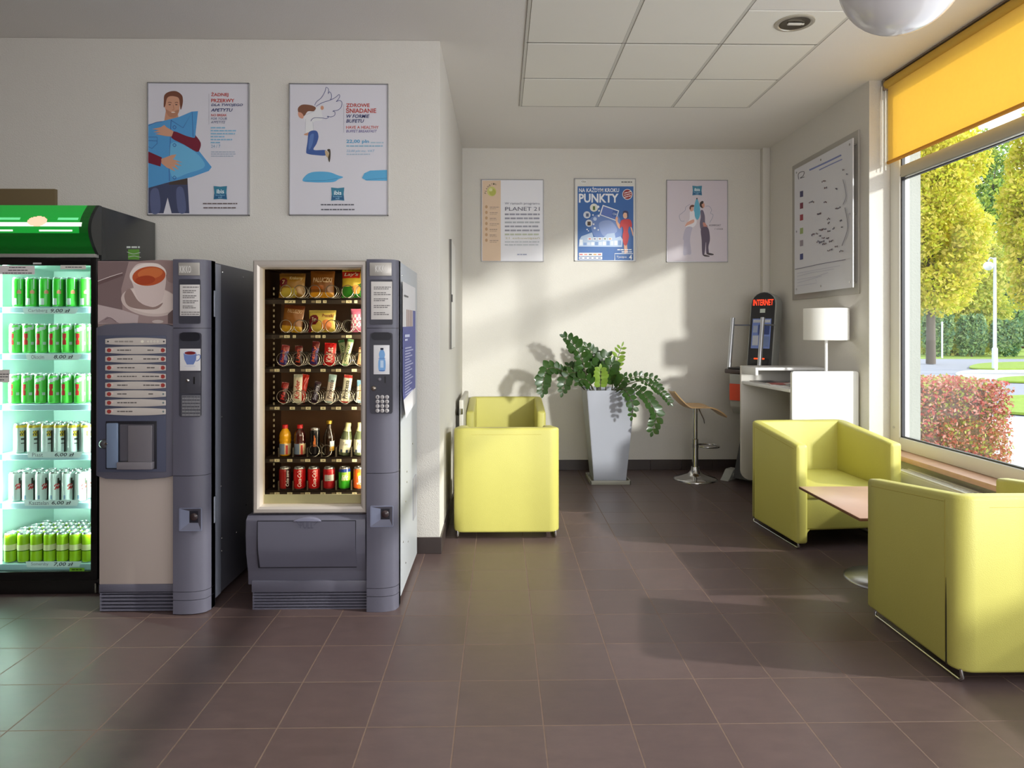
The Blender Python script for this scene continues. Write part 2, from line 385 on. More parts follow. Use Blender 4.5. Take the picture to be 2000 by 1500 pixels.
# small radiator on the alcove's left wall
rd = thing('radiator', 'small grey-white radiator on the left wall behind the far armchair', 'radiator', (XL+.04, 6.5, .12)); o_ = Vector((XL+.04, 6.5, .12))
m = MB(); m.off = o_; m.box(XL+.035, XL+.075, 6.05, 6.95, .14, .86, bev=.008)
m.build('panel', mat('radiator_grey', (196, 192, 180), .4), rd)
for y in (6.2, 6.78): m = MB(); m.off = o_; m.box(XL, XL+.035, y, y+.04, .3, .7); m.build('bracket', C((150, 148, 140)), rd)
m = MB(); m.off = o_; m.tube([(XL+.055, 6.05, .76), (XL+.055, 5.99, .76)], .012, 10); m.tube([(XL+.055, 5.985, .74), (XL+.055, 5.985, .79)], .017, 12); m.build('valve', mat('chrome', (200, 200, 200), .12, 1), rd)
# slim cabinet door on the alcove's left wall
cb = thing('wall_cabinet', 'slim white wall cabinet with a dark edge on the alcove left wall', 'cabinet', (XL, 5.6, 1.33)); o_ = Vector((XL, 5.6, 1.33))
m = MB(); m.off = o_; m.box(XL, XL+.012, 5.32, 5.8, 1.33, 2.19); m.build('frame', C((120, 116, 108)), cb)
m = MB(); m.off = o_; m.box(XL+.012, XL+.018, 5.325, 5.795, 1.335, 2.185); m.build('door', whitem, cb)
m = MB(); m.off = o_; m.box(XL+.012, XL+.019, 5.319, 5.325, 1.33, 2.19); m.box(XL+.018, XL+.026, 5.34, 5.37, 1.70, 1.76, bev=.003); m.build('handle', C((52, 50, 48)), cb)
# ================================================================== CEILING FITTINGS
dl = thing('downlight', 'round recessed ceiling downlight with chrome rim in the white panel', 'ceiling light', (1.83, 4.20, CEIL-.009)); 
ch = mat('chrome', (200, 200, 200), .12, 1)
m = MB(); m.lathe([(.118, 0), (.118, -.006), (.10, -.011), (.092, -.006), (.090, .0), (.090, .001)], n=40, cap=False); m.build('rim', mat('brushed_rim', (206, 200, 186), .3, .6), dl, 60)
m = MB(); m.lathe([(.0, -.001), (.035, -.0015), (.070, -.004), (.089, -.0065), (.091, -.0062)], n=40, cap=False); m.build('reflector', mat('reflector', (120, 112, 98), .25, .9), dl, 60)
m = MB(); m.box(-.045, .045, -.012, .012, -.014, -.003, bev=.005); m.box(.045, .06, -.008, .008, -.013, -.004, bev=.003); m.build('bulb', C((226, 222, 210), .2), dl)
pn = thing('pendant_lamp', 'large white glass globe pendant hanging near the yellow blind', 'lamp', (1.65, 2.77, 2.945))
m = MB(); R = .238; m.lathe([(R*math.sin(a), -R*math.cos(a)) for a in [PI*(.02+i*.93/28) for i in range(29)]], n=48); m.build('globe', mat('opal_glass', (226, 224, 226), .18, coat=.6, trans=.15), pn, 180)
m = MB(); m.lathe([(.05, .24), (.055, .25), (.055, .29), (.02, .30)], n=24); m.tube([(0, 0, .29), (0, 0, .46)], .005, 8); m.lathe([(.055, .44), (.05, .47)], n=24); m.build('stem', ch, pn, 60)
# ================================================================== ARMCHAIR
def leather():
    return mat('lime_leather', (190, 184, 96), .42, var=.035, vscale=5, bump=.25, bscale=260, spec=.4)
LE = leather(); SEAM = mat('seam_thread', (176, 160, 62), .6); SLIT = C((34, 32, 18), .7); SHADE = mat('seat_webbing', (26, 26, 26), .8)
def armchair(label, loc, rz):
    # local frame: back at +Y side, open front at -Y
    t = thing('armchair', label, 'armchair', loc, rz, 'lime green cube armchairs')
    Wd, D, th = .752, .70, .078; hw = Wd/2-th/2; yb = D/2-th/2; yf = -D/2; Rr = .036
    path = []
    ns = 9
    for i in range(ns): path.append(((-hw, yf+(yb-Rr-yf)*i/(ns-1)), (-1, 0)))
    for i in range(1, 7): a = PI-(PI/2)*i/7; path.append(((-hw+Rr+Rr*math.cos(a), yb-Rr+Rr*math.sin(a)), (math.cos(a), math.sin(a))))
    for i in range(7): path.append(((-hw+Rr+(2*hw-2*Rr)*i/6, yb), (0, 1)))
    for i in range(1, 7): a = PI/2-(PI/2)*i/7; path.append(((hw-Rr+Rr*math.cos(a), yb-Rr+Rr*math.sin(a)), (math.cos(a), math.sin(a))))
    for i in range(ns): path.append(((hw, yb-Rr+(yf-yb+Rr)*i/(ns-1)), (1, 0)))
    def top(y): return .708+(.785-.708)*min(1, max(0, (y-yf)/(yb-yf)))
    def bot(y): return .045
    m = MB(); vs = []; N = 16; first = len(path)
    sec = []   # rounded rectangle section, unit
    r = .017
    def section(k, shrink):
        (px, py), (nx, ny) = path[k]; zt = top(py)-shrink; zb = bot(py)+shrink; w = th/2-shrink; out = []
        rr = max(.004, r-shrink*.5)
        for (cx, cz, a0) in ((w-rr, zt-rr, 0), (-w+rr, zt-rr, PI/2), (-w+rr, zb+rr, PI), (w-rr, zb+rr, 3*PI/2)):
            for j in range(4):
                a = a0+PI/2*j/3; o = cx+rr*math.cos(a); z = cz+rr*math.sin(a)
                # soft bulge of the padding
                out.append((px+nx*o, py+ny*o, z))
        return out
    secs = []
    for sh, dy in ((.020, 0), (.010, .003), (.003, .009)):
        s_ = section(0, sh); secs.append([(a, b-.012+dy, c) for a, b, c in s_])
    for k in range(len(path)): secs.append(section(k, 0))
    for sh, dy in ((.003, .009), (.010, .003), (.020, 0)):
        s_ = section(len(path)-1, sh); secs.append([(a, b-.012+dy, c) for a, b, c in s_])
    n = 16
    for s_ in secs: vs += s_
    fs = []
    for i in range(len(secs)-1):
        for j in range(n): fs.append([i*n+j, i*n+(j+1) % n, (i+1)*n+(j+1) % n, (i+1)*n+j])
    fs.append(list(range(n))); fs.append([(len(secs)-1)*n+j for j in range(n)][::-1])
    m.add(vs, fs); sh = m.build('shell', LE, t, 50)
    # seams and zip slits beside the rear corners
    m = MB()
    for sx in (-1, 1):
        x = sx*(Wd/2-.0005); m.tube([(x, yb-.050, .10), (x, yb-.050, .752)], .0018, 6)
        m.tube([(sx*(Wd/2-.0005), yf+.03+(yb-.09-yf)*i/6, top(yf+.03+(yb-.09-yf)*i/6)-.035) for i in range(7)], .0018, 6)
    m.tube([(-hw+.09, yb+th/2-.0005, .74), (hw-.09, yb+th/2-.0005, .74)], .0012, 6)
    m.build('seam', SEAM, sh)
    for sx in (-1, 1):
        m = MB(); x = sx*Wd/2; m.prism([(yb-.046, .05), (yb-.037, .05), (yb-.039, .30), (yb-.043, .42), (yb-.046, .30)], 'x', x-.004*sx, x+.0012*sx); m.build('slit', SLIT, sh)
    iw = Wd/2-th
    m = MB(); m.box(-iw-.01, iw+.01, yf+.012, yf+.055, .125, .345, bev=.02, seg=3)
    for sx in (-1, 1):   # little webs that round the arch into the arms
        m.prism([(sx*iw, .16), (sx*(iw-.035), .16), (sx*(iw-.03), .135), (sx*(iw-.012), .115), (sx*(iw-.003), .09), (sx*iw, .06)], 'y', yf+.015, yf+.052)
    m.build('front_panel', LE, t, 50)
    m = MB()
    def cush(u, v):
        x = (u-.5)*2; y = (v-.5)*2
        return x, y
    nx, ny = 16, 16; x0, x1, y0, y1 = -iw+.004, iw-.004, yf+.004, yb-th/2-.004
    def cf(u, v):
        e = 1-(abs(2*u-1)**10); g = 1-(abs(2*v-1)**10)
        return (x0+(x1-x0)*u, y0+(y1-y0)*v, .405+.018*math.sin(PI*u)*math.sin(PI*min(1, v*1.05))+.020*min(e, g)-.02+.018*v)
    m.grid(cf, nx, ny)
    m.box(x0, x1, y0, y1, .335, .404, bev=.018, seg=3)
    m.build('seat_cushion', LE, t, 60)
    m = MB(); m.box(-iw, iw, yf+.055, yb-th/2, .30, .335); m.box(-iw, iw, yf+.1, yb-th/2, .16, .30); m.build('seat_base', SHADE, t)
    for sx in (-1, 1):
        x = sx*(Wd/2-.028); m = MB(); P = [(x, yf+.03, .06), (x, yf+.018, .022), (x, yf+.03, .008)]+[(x, yf+.05+(D-.10)*i/6, .008) for i in range(7)]+[(x, D/2-.03, .008), (x, D/2-.018, .022), (x, D/2-.03, .06)]
        m.tube(P, .0075, 10); m.build('runner', ch, t, 60)
    return t
a0 = armchair('lime green armchair in the alcove turned back-on with its back panel showing', (.045, 5.165, 0), PI)
dup(a0, (.055, 6.80, 0), 'lime green armchair against the alcove back wall with open seat facing the room', 0)
dup(a0, (2.33, 4.915, 0), 'lime green armchair with seat cushion showing, between the white counter and low table', math.radians(5))
dup(a0, (2.285, 3.15, 0), 'largest and nearest lime green armchair at the right edge, turned back-on', PI)
# ================================================================== LOW TABLE
t = thing('low_table', 'low square table with pinkish wood top on a round metal foot between armchairs', 'table', (2.28, 3.99, 0))
m = MB(); m.box(-.35, .35, -.37, .37, .452, .470, bev=.003); m.build('tabletop', mat('table_laminate', (205, 168, 148), .3, var=.06, vscale=9), t)
m = MB(); m.box(-.352, .352, -.372, .372, .4535, .4685, bev=.002); m.build('edge_band', mat('edge_brown', (110, 66, 44), .5), t)
m = MB(); m.lathe([(.225, 0), (.225, .004), (.215, .012), (.12, .022), (.04, .030), (.03, .034)], n=48); m.build('foot', mat('satin_metal', (186, 188, 192), .28, .85), t, 60)
m = MB(); m.lathe([(.03, .03), (.026, .035), (.026, .44), (.10, .445), (.10, .452)], n=24); m.build('column', mat('satin_metal', (186, 188, 192), .28, .85), t, 50)
# ================================================================== WHITE COUNTER with shelf
t = thing('counter', 'white side counter with rounded panels and open shelf under the map board', 'counter', (2.55, 5.9, 0)); o_ = Vector((2.55, 5.9, 0))
cw = mat('white_laminate', (232, 232, 232), .35)
def rpoly(x0, x1, z0, z1, r, corners='abcd'):
    P = []
    for nm, cx, cz, a0 in (('a', x1-r, z1-r, 0), ('b', x0+r, z1-r, PI/2), ('c', x0+r, z0+r, PI), ('d', x1-r, z0+r, 1.5*PI)):
        if nm in corners:
            for i in range(6): a = a0+PI/2*i/5; P.append((cx+r*math.cos(a), cz+r*math.sin(a)))
        else: P.append({'a': (x1, z1), 'b': (x0, z1), 'c': (x0, z0), 'd': (x1, z0)}[nm])
    return P
m = MB(); m.off = o_; m.prism(rpoly(2.298, 2.828, .06, 1.155, .02), 'y', 5.32, 5.355, bev=.003); m.build('end_panel', cw, t, 40)
m = MB(); m.off = o_; m.prism(rpoly(2.215, 2.828, .10, 1.153, .09, 'c'), 'y', 6.22, 6.25, bev=.003); m.build('end_panel', mat('beige_laminate', (210, 206, 198), .4), t, 40)
m = MB(); m.off = o_; m.box(2.22, 2.245, 5.88, 6.22, 1.085, 1.153, bev=.003); m.box(2.245, 2.828, 5.88, 6.22, 1.128, 1.153, bev=.003); m.build('top_ledge', cw, t)
m = MB(); m.off = o_; m.prism([(2.29, 5.355), (2.828, 5.355), (2.828, 6.22), (2.225, 6.22)], 'z', .985, 1.012, bev=.003); m.build('shelf', cw, t)
m = MB(); m.off = o_; m.box(2.66, 2.68, 5.355, 6.22, .12, .985); m.build('back_panel', mat('beige_laminate', (210, 206, 198), .4), t)
m = MB(); m.off = o_; m.prism([(2.36, 0), (2.78, 0), (2.75, .10), (2.39, .10)], 'y', 6.22, 6.25); m.build('foot', mat('foot_grey', (140, 136, 128), .5), t)
m = MB(); m.off = o_; m.prism([(2.33, 0), (2.77, 0), (2.75, .06), (2.35, .06)], 'y', 5.32, 5.355); m.build('foot', mat('foot_grey', (140, 136, 128), .5), t)
for i, (cx, cy, rz, cols, nm) in enumerate([(2.43, 5.58, .25, [(236, 234, 230), (90, 86, 90)], 'white magazine lying nearest on the counter shelf'), (2.41, 5.82, -.2, [(226, 222, 218), (176, 66, 60)], 'magazine with a red stripe lying in the middle of the counter shelf'),
        (2.40, 6.05, .1, [(206, 200, 196), (60, 60, 70)], 'pale leaflet lying farthest back on the counter shelf')]):
    g = thing('magazine', nm, 'magazine', (cx, cy, 1.0125), rz, 'magazines on the counter shelf')
    m = MB(); m.box(-.105, .105, -.145, .145, 0, .006, bev=.001, seg=1); m.build('pages', C(cols[0]), g)
    m = MB(); m.box(-.104, .104, -.144, .144, .006, .0068); m.box(-.09, .09, .06, .12, .0068, .0072, mi=1); m.box(-.09, .03, -.12, .02, .0068, .0072, mi=1); m.build('cover', [C(cols[0]), C(cols[1])], g, 0)
# ================================================================== TABLE LAMP
t = thing('table_lamp', 'white drum shade table lamp standing on the white counter', 'lamp', (2.655, 5.50, 1.012))
b = 1.012
m = MB(); m.lathe([(.105, 0), (.105, .012), (.10, .016), (.02, .022)], n=36); m.build('base', cw, t, 50)
m = MB(); m.lathe([(.0125, .02), (.0125, .50)], n=16); m.build('pole', cw, t)
m = MB(); z0, z1 = 1.400-b, 1.655-b
m.lathe([(.172, z0), (.172, z1), (.1705, z1+.001), (.1705, z0-.001), (.172, z0)], n=56, cap=False); m.build('lamp_shade', mat('shade_cloth', (250, 249, 246), .7, trans=.22), t, 40)
lb = bpy.data.lights.new('shade_fill', 'POINT'); lb.energy = .35; lb.color = (1, .97, .92); lb.shadow_soft_size = .03  # added weak light that brightens the shade, not a lit bulb
lo = bpy.data.objects.new('shade_fill', lb); COL.objects.link(lo); lo.location = (2.655, 5.50, 1.53)
for k in range(3): m = MB(); a = k*2*PI/3; m.tube([(0, 0, z1-.04), (.171*math.cos(a), .171*math.sin(a), z1-.012)], .0025, 6); m.build('shade_spoke', ch, t)
m = MB(); m.lathe([(.02, .49), (.02, z0+.03)], n=12); m.build('shade_holder', ch, t)
# ================================================================== BAR STOOL
c_ = (1.935, 6.72)
t = thing('bar_stool', 'chrome bar stool with a curved light wood seat beside the planter', 'stool', (*c_, 0))
m = MB(); m.lathe([(.215, 0), (.215, .006), (.20, .016), (.13, .034), (.07, .058), (.045, .09), (.040, .12), (.038, .125)], n=48); m.build('base', ch, t, 60)
m = MB(); m.lathe([(.036, .10), (.030, .13), (.030, .40), (.022, .405), (.022, .70), (.06, .705), (.06, .715)], n=24); m.build('column', ch, t, 50)
m = MB()
def seat(u, v, top=1):
    # u along X (left = raised back), v across
    x = -.25+.53*u; q = (v-.5)*2
    z = .722+.155*max(0, (.30-u)/.30)**1.5-.088*max(0, (u-.66)/.34)**1.7+.006*math.sin(PI*u)
    w = .185*(1-.30*max(0, (.22-u)/.22)**2-.18*max(0, (u-.8)/.2)**2); rr = 1-abs(q)**8*.0
    return (x-.012*q*q*(1 if u > .5 else -1), q*w, z+.010*q*q+(0 if top else -.014))
m.grid(lambda u, v: seat(u, v), 28, 10); m.grid(lambda u, v: seat(1-u, v, 0), 28, 10)
for v in (0, 1): m.grid(lambda u, w, v=v: tuple(Vector(seat(u, v, 1)).lerp(Vector(seat(u, v, 0)), w)), 28, 1)
for u in (0, 1): m.grid(lambda v, w, u=u: tuple(Vector(seat(u, v, 1)).lerp(Vector(seat(u, v, 0)), w)), 10, 1)
m.build('seat', mat('beech_ply', (214, 176, 124), .4, var=.12, vscale=18), t, 50)
m = MB(); P = [(.028, -.06, .335), (.10, -.10, .332), (.20, -.085, .33), (.232, 0, .33), (.20, .085, .33), (.10, .10, .332), (.028, .06, .335)]
m.tube(crom(P, False, 5), .0095, 10); m.lathe([(.034, .315), (.034, .355)], n=20); m.build('footrest', ch, t, 60)
m = MB(); m.tube([(.03, -.02, .70), (.07, -.05, .60), (.075, -.055, .56)], .006, 8); m.build('lever', ch, t)
# ================================================================== INTERNET KIOSK
t = thing('internet_kiosk', 'grey leaning internet kiosk with red lit sign in the back corner', 'kiosk', (2.50, 6.65, 0), math.radians(-48))
kg = mat('kiosk_grey', (160, 162, 158), .4, var=.03); kb = mat('kiosk_black', (38, 38, 42), .3); ko = C((214, 74, 46), .5)
T = Matrix.Rotation(math.radians(-8), 3, 'X')     # leans back
def tilt(mb):
    mb.v = [tuple(T @ Vector((v[0]*.78, v[1], v[2]))) for v in mb.v]; return mb
m = MB()
arc = [(-.175, 1.02)]+[(-.175, 1.72)]+[(-.175*math.cos(a), 1.76+.115*math.sin(a)) for a in [PI*i/10 for i in range(11)]]+[(.175, 1.72), (.175, 1.02)]
m.prism(arc, 'y', -.06, .075, bev=.01); tilt(m).build('screen_housing', kg, t)
m = MB(); m.prism([(x*.90, z-.008) for x, z in arc], 'y', -.066, -.058); tilt(m).build('front_panel', kb, t)
A = Art(lambda u, v: Vector((u, -.067, v)), (0, -1, 0), (0, 0, 0))
A.text(mat('led_red', (255, 60, 30), .5, emit=1.6), 'INTERNET', -.135, 1.735, .135, 1.795, .01)
for i in range(len(A.mb.v)):
    x, y, z = A.mb.v[i]
vs = []
for (x, y, z) in A.mb.v: vs.append((x, y, z))
# flip lettering upright: v grows upward here
zz = [v[2] for v in vs]; 
def flip(v):
    c = 1.765 if v[2] > 1.72 else 1.68
    return (v[0], v[1], 2*c-v[2])
A.mb.v = [flip(v) for v in vs]; tilt(A.mb); A.build('sign_lettering', t)
m = MB(); m.box(-.035, .035, -.0685, -.066, 1.66, 1.70); tilt(m).build('sign_label', C((206, 216, 206)), t, 0)
m = MB(); m.box(-.125, .125, -.070, -.060, 1.30, 1.60); tilt(m).build('screen', mat('screen_blue', (96, 112, 160), .15, emit=.25), t)
A = Art(lambda u, v: Vector((u, -.0705, v)), (0, -1, 0), (0, 0, 0))
A.rect((200, 204, 214), -.115, 1.56, .115, 1.59); A.rect((178, 190, 220), -.11, 1.46, -.05, 1.53); A.rect((58, 76, 140), -.04, 1.44, .11, 1.54); A.rect((210, 216, 230), -.11, 1.33, -.03, 1.43); A.rect((120, 140, 190), -.015, 1.32, .11, 1.42)
tilt(A.mb); A.build('screen_image', t)
m = MB(); m.box(-.12, .12, -.072, -.060, 1.135, 1.20, bev=.004); tilt(m).build('coin_panel', kb, t)
m = MB(); m.box(-.07, .07, -.076, -.071, 1.19, 1.205); tilt(m).build('status_light', mat('led_orange', (255, 80, 30), .5, emit=.8), t)
m = MB(); m.prism([(-.20, 1.115), (.20, 1.115), (.20, 1.085), (-.20, 1.06)], 'y', -.10, -.09)
m = MB(); m.prism([(-.19, -.24), (.19, -.24), (.19, .02), (-.19, .02)], 'z', 1.055, 1.10, bev=.012); m.v = [(x, y, z+(y+.28)*.06) for x, y, z in m.v]
m.build('keyboard_shelf', mat('kiosk_shelf', (86, 76, 74), .3), t)
m = MB(); m.box(-.15, .15, -.25, -.13, 1.105, 1.118, bev=.004); m.build('keyboard', C((60, 60, 62), .4), t)
for sx in (-1, 1):
    m = MB(); m.tube([(sx*.155, -.21, 1.10), (sx*.155, -.135, 1.60)], .020, 16); m.tube([(sx*.155, -.145, 1.53), (sx*.128, .16, 1.53)], .007, 8); m.build('grab_bar', mat('satin_metal', (186, 188, 192), .28, .85), t, 60)
m = MB(); m.prism([(-.235, 1.055), (.06, 1.055), (.10, .98), (.06, .72), (-.16, .66), (-.22, .74)], 'x', -.14, .14, bev=.01); m.build('lower_housing', kg, t)
A = Art(lambda u, v: Vector((u, -.24+.0*v, v)), (0, -1, 0), (0, 0, 0))
m = MB(); m.box(-.13, -.01, -.246, -.226, .80, .96); m.build('notice', ko, t, 0)
m = MB(); m.prism([(.04, .72), (.16, .72), (.02, .04), (-.22, .04)], 'x', -.11, .11, bev=.008); m.build('leg', mat('kiosk_dark', (62, 62, 66), .4), t)
A = Art(lambda u, v: Vector((.112, u, v)), (1, 0, 0), (0, 0, 0))
m = MB()
for z, w in ((.40, .05), (.28, .09), (.24, .06)): m.box(-.06, w-.02, -.16+(z-.04)*.16, -.13+(z-.04)*.16, z, z+.03)
for z, w in ((.40, .05), (.28, .09)): m.box(-.113, -.110, -.09+(z-.04)*.2, -.09+(z-.04)*.2+w, z, z+.035)
m.build('leg_lettering', ko, t, 0)
for sx in (-1, 1):
    m = MB(); m.prism([(-.23, 0), (.16, 0), (.10, .055), (-.02, .10), (-.12, .10), (-.19, .03)], 'x', sx*.20-.045, sx*.20+.045, bev=.006); m.build('foot', kg, t)
m = MB(); m.box(-.2, .2, -.14, -.02, .03, .07, bev=.008); m.build('cross_bar', kg, t)
# ================================================================== PLANTER AND PLANT
t = thing('planter', 'tall square tapering pale grey planter standing on the tiled floor', 'planter', (1.055, 6.68, 0))
pg = mat('planter_grey', (162, 165, 176), .4, var=.02)
m = MB(); tt, bb = .232, .155; z0, z1 = .03, .905
def fr(h, z): return [(-h, -h, z), (h, -h, z), (h, h, z), (-h, h, z)]
V = fr(bb, z0)+fr(tt, z1)+fr(tt-.014, z1)+fr(tt-.03, z1-.05)
fs = [[0, 1, 2, 3]]+[[i, (i+1) % 4, 4+(i+1) % 4, 4+i] for i in range(4)]+[[4+i, 4+(i+1) % 4, 8+(i+1) % 4, 8+i] for i in range(4)]+[[8+i, 8+(i+1) % 4, 12+(i+1) % 4, 12+i] for i in range(4)]
bm = bmesh.new(); bv = [bm.verts.new(v) for v in V]
for f in fs: bm.faces.new([bv[i] for i in f])
bmesh.ops.recalc_face_normals(bm, faces=bm.faces[:]); bmesh.ops.bevel(bm, geom=[e for e in bm.edges if not e.is_boundary], offset=.004, segments=2, affect='EDGES')
bm.verts.index_update(); m.add([v.co.copy() for v in bm.verts], [[v.index for v in f.verts] for f in bm.faces]); bm.free()
m.build('pot', pg, t, 40, fix=False)
m = MB(); m.box(-.205, .205, -.205, .205, z1-.06, z1-.05); m.build('soil', mat('soil', (60, 46, 36), .95, bump=1, bscale=80), t)
m = MB(); m.box(-.188, .188, -.188, .188, 0, .012, bev=.003)
for s_ in (-1, 1): m.box(s_*.188-.006, s_*.188+.006, -.194, .194, 0, .040, bev=.003); m.box(-.194, .194, s_*.188-.006, s_*.188+.006, 0, .040, bev=.003)
m.box(-.15, .15, -.15, .15, .01, .032); m.build('saucer', mat('saucer_grey', (150, 148, 138), .4), t)
leafm = mat('leaf_green', (48, 78, 30), .28, var=.3, vscale=14, trans=.12, coat=.2); leaf2 = mat('young_leaf', (128, 158, 62), .3, var=.2, vscale=14, trans=.2); stemm = mat('stem_green', (70, 70, 44), .5)
t = thing('potted_plant', 'green plant with arching fronds of glossy oval leaves in the tall planter', 'plant', (1.055, 6.68, .85))
def leaf(m, p, d, nrm, ln, w, mi):
    d = d.normalized(); s_ = d.cross(nrm).normalized(); n_ = s_.cross(d)
    V = []; prof = [(0, 0), (.12, .42), (.3, .85), (.5, 1), (.7, .86), (.87, .5), (1, 0)]
    for (a, b) in prof:
        for q in (-1, 0, 1): V.append(p+d*ln*a+s_*w*.5*b*q+n_*(.10*w*abs(q)*b-.22*ln*a*a*.5))
    fs = []
    for i in range(len(prof)-1):
        fs += [[3*i, 3*i+1, 3*i+4, 3*i+3], [3*i+1, 3*i+2, 3*i+5, 3*i+4]]
    m.add(V, fs, mi)
def frond(pts, n, ln, w, start=.25, mi=1, seed=0, twist=0, droop=.0):
    """pts: (zoomed u, zoomed v, Y) way-points traced from the plant"""
    R = random.Random(seed); P = crom([at(980+u/4.688, 640+v/4.688, y) for u, v, y in pts], False, 10)
    m = MB(); m.off = Vector((1.055, 6.68, .85)); N = len(P)
    m.tube(P, [.006-.0042*i/N for i in range(N)], 6)
    L = [0]
    for i in range(1, N): L.append(L[-1]+(P[i]-P[i-1]).length)
    for k in range(n):
        s_ = L[-1]*(start+(1-start)*(k+.5)/n); i = max(j for j in range(N) if L[j] <= s_); i = min(i, N-2)
        p = P[i].lerp(P[i+1], (s_-L[i])/max(1e-6, L[i+1]-L[i])); tg = (P[i+1]-P[i]).normalized()
        side = tg.cross(Vector((0, -.85, .5))).normalized(); side = Matrix.Rotation(twist+R.uniform(-.25, .25), 3, tg) @ side
        sc = (.75+.5*math.sin(PI*min(1, (k+1)/n*.9)))*R.uniform(.85, 1.1)
        for q in (-1, 1):
            d = tg*.55+side*q*R.uniform(.85, 1.15)+Vector((0, -.15, -droop)); nr = tg.cross(side)*1+side*q*.25
            leaf(m, p, d, nr, ln*sc*1.05, w*sc*1.22, mi)
    leaf(m, P[-1], P[-1]-P[-2], Vector((0, -1, .3)), ln*.8, w*.7, mi)
    m.build('frond', [stemm, leafm, leaf2], t, 180, fix=False)
Yc = 6.68
frond([(810, 600, Yc), (770, 420, 6.66), (715, 240, 6.62), (640, 130, 6.58), (575, 88, 6.54)], 8, 0.078, 0.05, .36, 1, 1)
frond([(870, 600, 6.72), (870, 400, 6.75), (850, 270, 6.77), (780, 170, 6.77)], 6, 0.072, 0.048, .5, 1, 2)
frond([(790, 600, 6.66), (650, 460, 6.56), (520, 378, 6.50), (430, 372, 6.46), (385, 460, 6.42), (372, 590, 6.40)], 11, 0.072, 0.052, .42, 1, 3)
frond([(830, 600, 6.62), (740, 450, 6.52), (650, 410, 6.46), (590, 470, 6.42), (555, 590, 6.40)], 7, 0.068, 0.046, .38, 1, 4)
frond([(1005, 590, 6.70), (1030, 430, 6.68), (1050, 310, 6.66), (1098, 175, 6.64)], 6, 0.07, 0.026, .42, 2, 5)
frond([(990, 600, 6.74), (1100, 490, 6.76), (1230, 450, 6.78), (1330, 455, 6.78), (1420, 470, 6.76)], 7, 0.052, 0.03, .35, 1, 6)
frond([(1000, 590, 6.66), (1150, 520, 6.60), (1270, 490, 6.56), (1390, 530, 6.53), (1470, 600, 6.5), (1545, 690, 6.48)], 10, 0.05, 0.03, .45, 1, 7)
frond([(1010, 600, 6.60), (1150, 545, 6.42), (1270, 580, 6.30), (1360, 690, 6.24), (1415, 800, 6.22), (1380, 950, 6.22)], 11, 0.07, 0.046, .30, 1, 8)
frond([(990, 600, 6.56), (1100, 560, 6.36), (1165, 620, 6.26), (1200, 720, 6.22), (1190, 810, 6.22)], 8, 0.06, 0.04, .22, 1, 9)
frond([(890, 600, 6.70), (880, 440, 6.70), (910, 330, 6.70), (960, 270, 6.70)], 6, 0.105, 0.068, .3, 1, 10)
frond([(950, 600, 6.66), (960, 470, 6.64), (985, 390, 6.62), (1010, 320, 6.62)], 5, 0.09, 0.06, .25, 1, 11)
frond([(900, 600, 6.60), (905, 500, 6.58), (905, 380, 6.56)], 5, 0.07, 0.042, .2, 2, 12)
frond([(860, 600, 6.60), (800, 500, 6.52), (740, 470, 6.46), (700, 500, 6.42)], 5, 0.078, 0.052, .3, 1, 13)
frond([(1000, 600, 6.64), (1040, 560, 6.58), (1090, 500, 6.52), (1120, 450, 6.5)], 4, 0.07, 0.046, .3, 1, 14)
frond([(840, 600, 6.76), (800, 480, 6.80), (760, 400, 6.84), (690, 400, 6.86), (620, 350, 6.88)], 6, 0.078, 0.05, .35, 1, 15)
# ================================================================== FRAMED POSTERS
alu = mat('poster_frame_metal', (168, 168, 172), .3, .6)
def poster(label, px0, py0, px1, py1, Y, cat='poster', fr=alu, th=.022, paper=(222, 220, 228), fw=.007):
    a = at(px0, py0, Y-th); b = at(px1, py1, Y-th); o = Vector(((a.x+b.x)/2, Y, (a.z+b.z)/2))
    t = thing('framed_poster', label, cat, o)
    m = MB(); m.off = o
    for (x0, x1, z0, z1) in ((a.x, b.x, a.z-fw, a.z), (a.x, b.x, b.z, b.z+fw), (a.x, a.x+fw, b.z, a.z), (b.x-fw, b.x, b.z, a.z)): m.box(x0, x1, Y-th, Y-.001, z0, z1, bev=.0015, seg=1)
    m.build('frame', fr, t)
    m = MB(); m.off = o; m.box(a.x+fw*.8, b.x-fw*.8, Y-th+.006, Y-.002, b.z+fw*.8, a.z-fw*.8); m.build('sheet', mat('poster_paper_%d' % paper[0], paper, .35), t, 0)
    return t, o, Y-th+.006
# --- poster: man holding a cushion
RED = (190, 60, 48); NAVY = (44, 52, 110); SKIN = (214, 160, 132); BLUE = (88, 160, 216); DKR = (122, 34, 54)
t, o, Y = poster('framed poster of a man hugging a big blue cushion, above the cooler', 287, 160, 486, 421, YF)
A = Art(zoomed(270, 150, 5.357, Y), (0, -1, 0), o)
A.poly((70, 76, 104), [(100, 1165), (330, 1100), (515, 1060), (535, 1428), (350, 1428), (308, 1265), (265, 1428), (100, 1428)])
A.poly((96, 104, 140), [(130, 1200), (210, 1180), (230, 1400), (140, 1420)], True).poly((96, 104, 140), [(400, 1180), (470, 1170), (500, 1400), (420, 1410)], True)
A.poly((78, 66, 60), [(330, 1100), (515, 1062), (512, 1130), (400, 1128), (320, 1130)])
A.poly((206, 150, 122), [(290, 350), (410, 360), (420, 420), (440, 470), (270, 480)])
A.poly(SKIN, [(272, 210), (320, 180), (400, 185), (440, 220), (436, 300), (425, 370), (390, 415), (330, 415), (295, 370), (276, 300)], True)
A.poly((120, 74, 56), [(268, 260), (276, 190), (330, 155), (400, 152), (455, 190), (468, 240), (462, 300), (445, 345), (436, 290), (425, 225), (380, 205), (330, 205), (300, 230), (284, 300), (268, 320)], True)
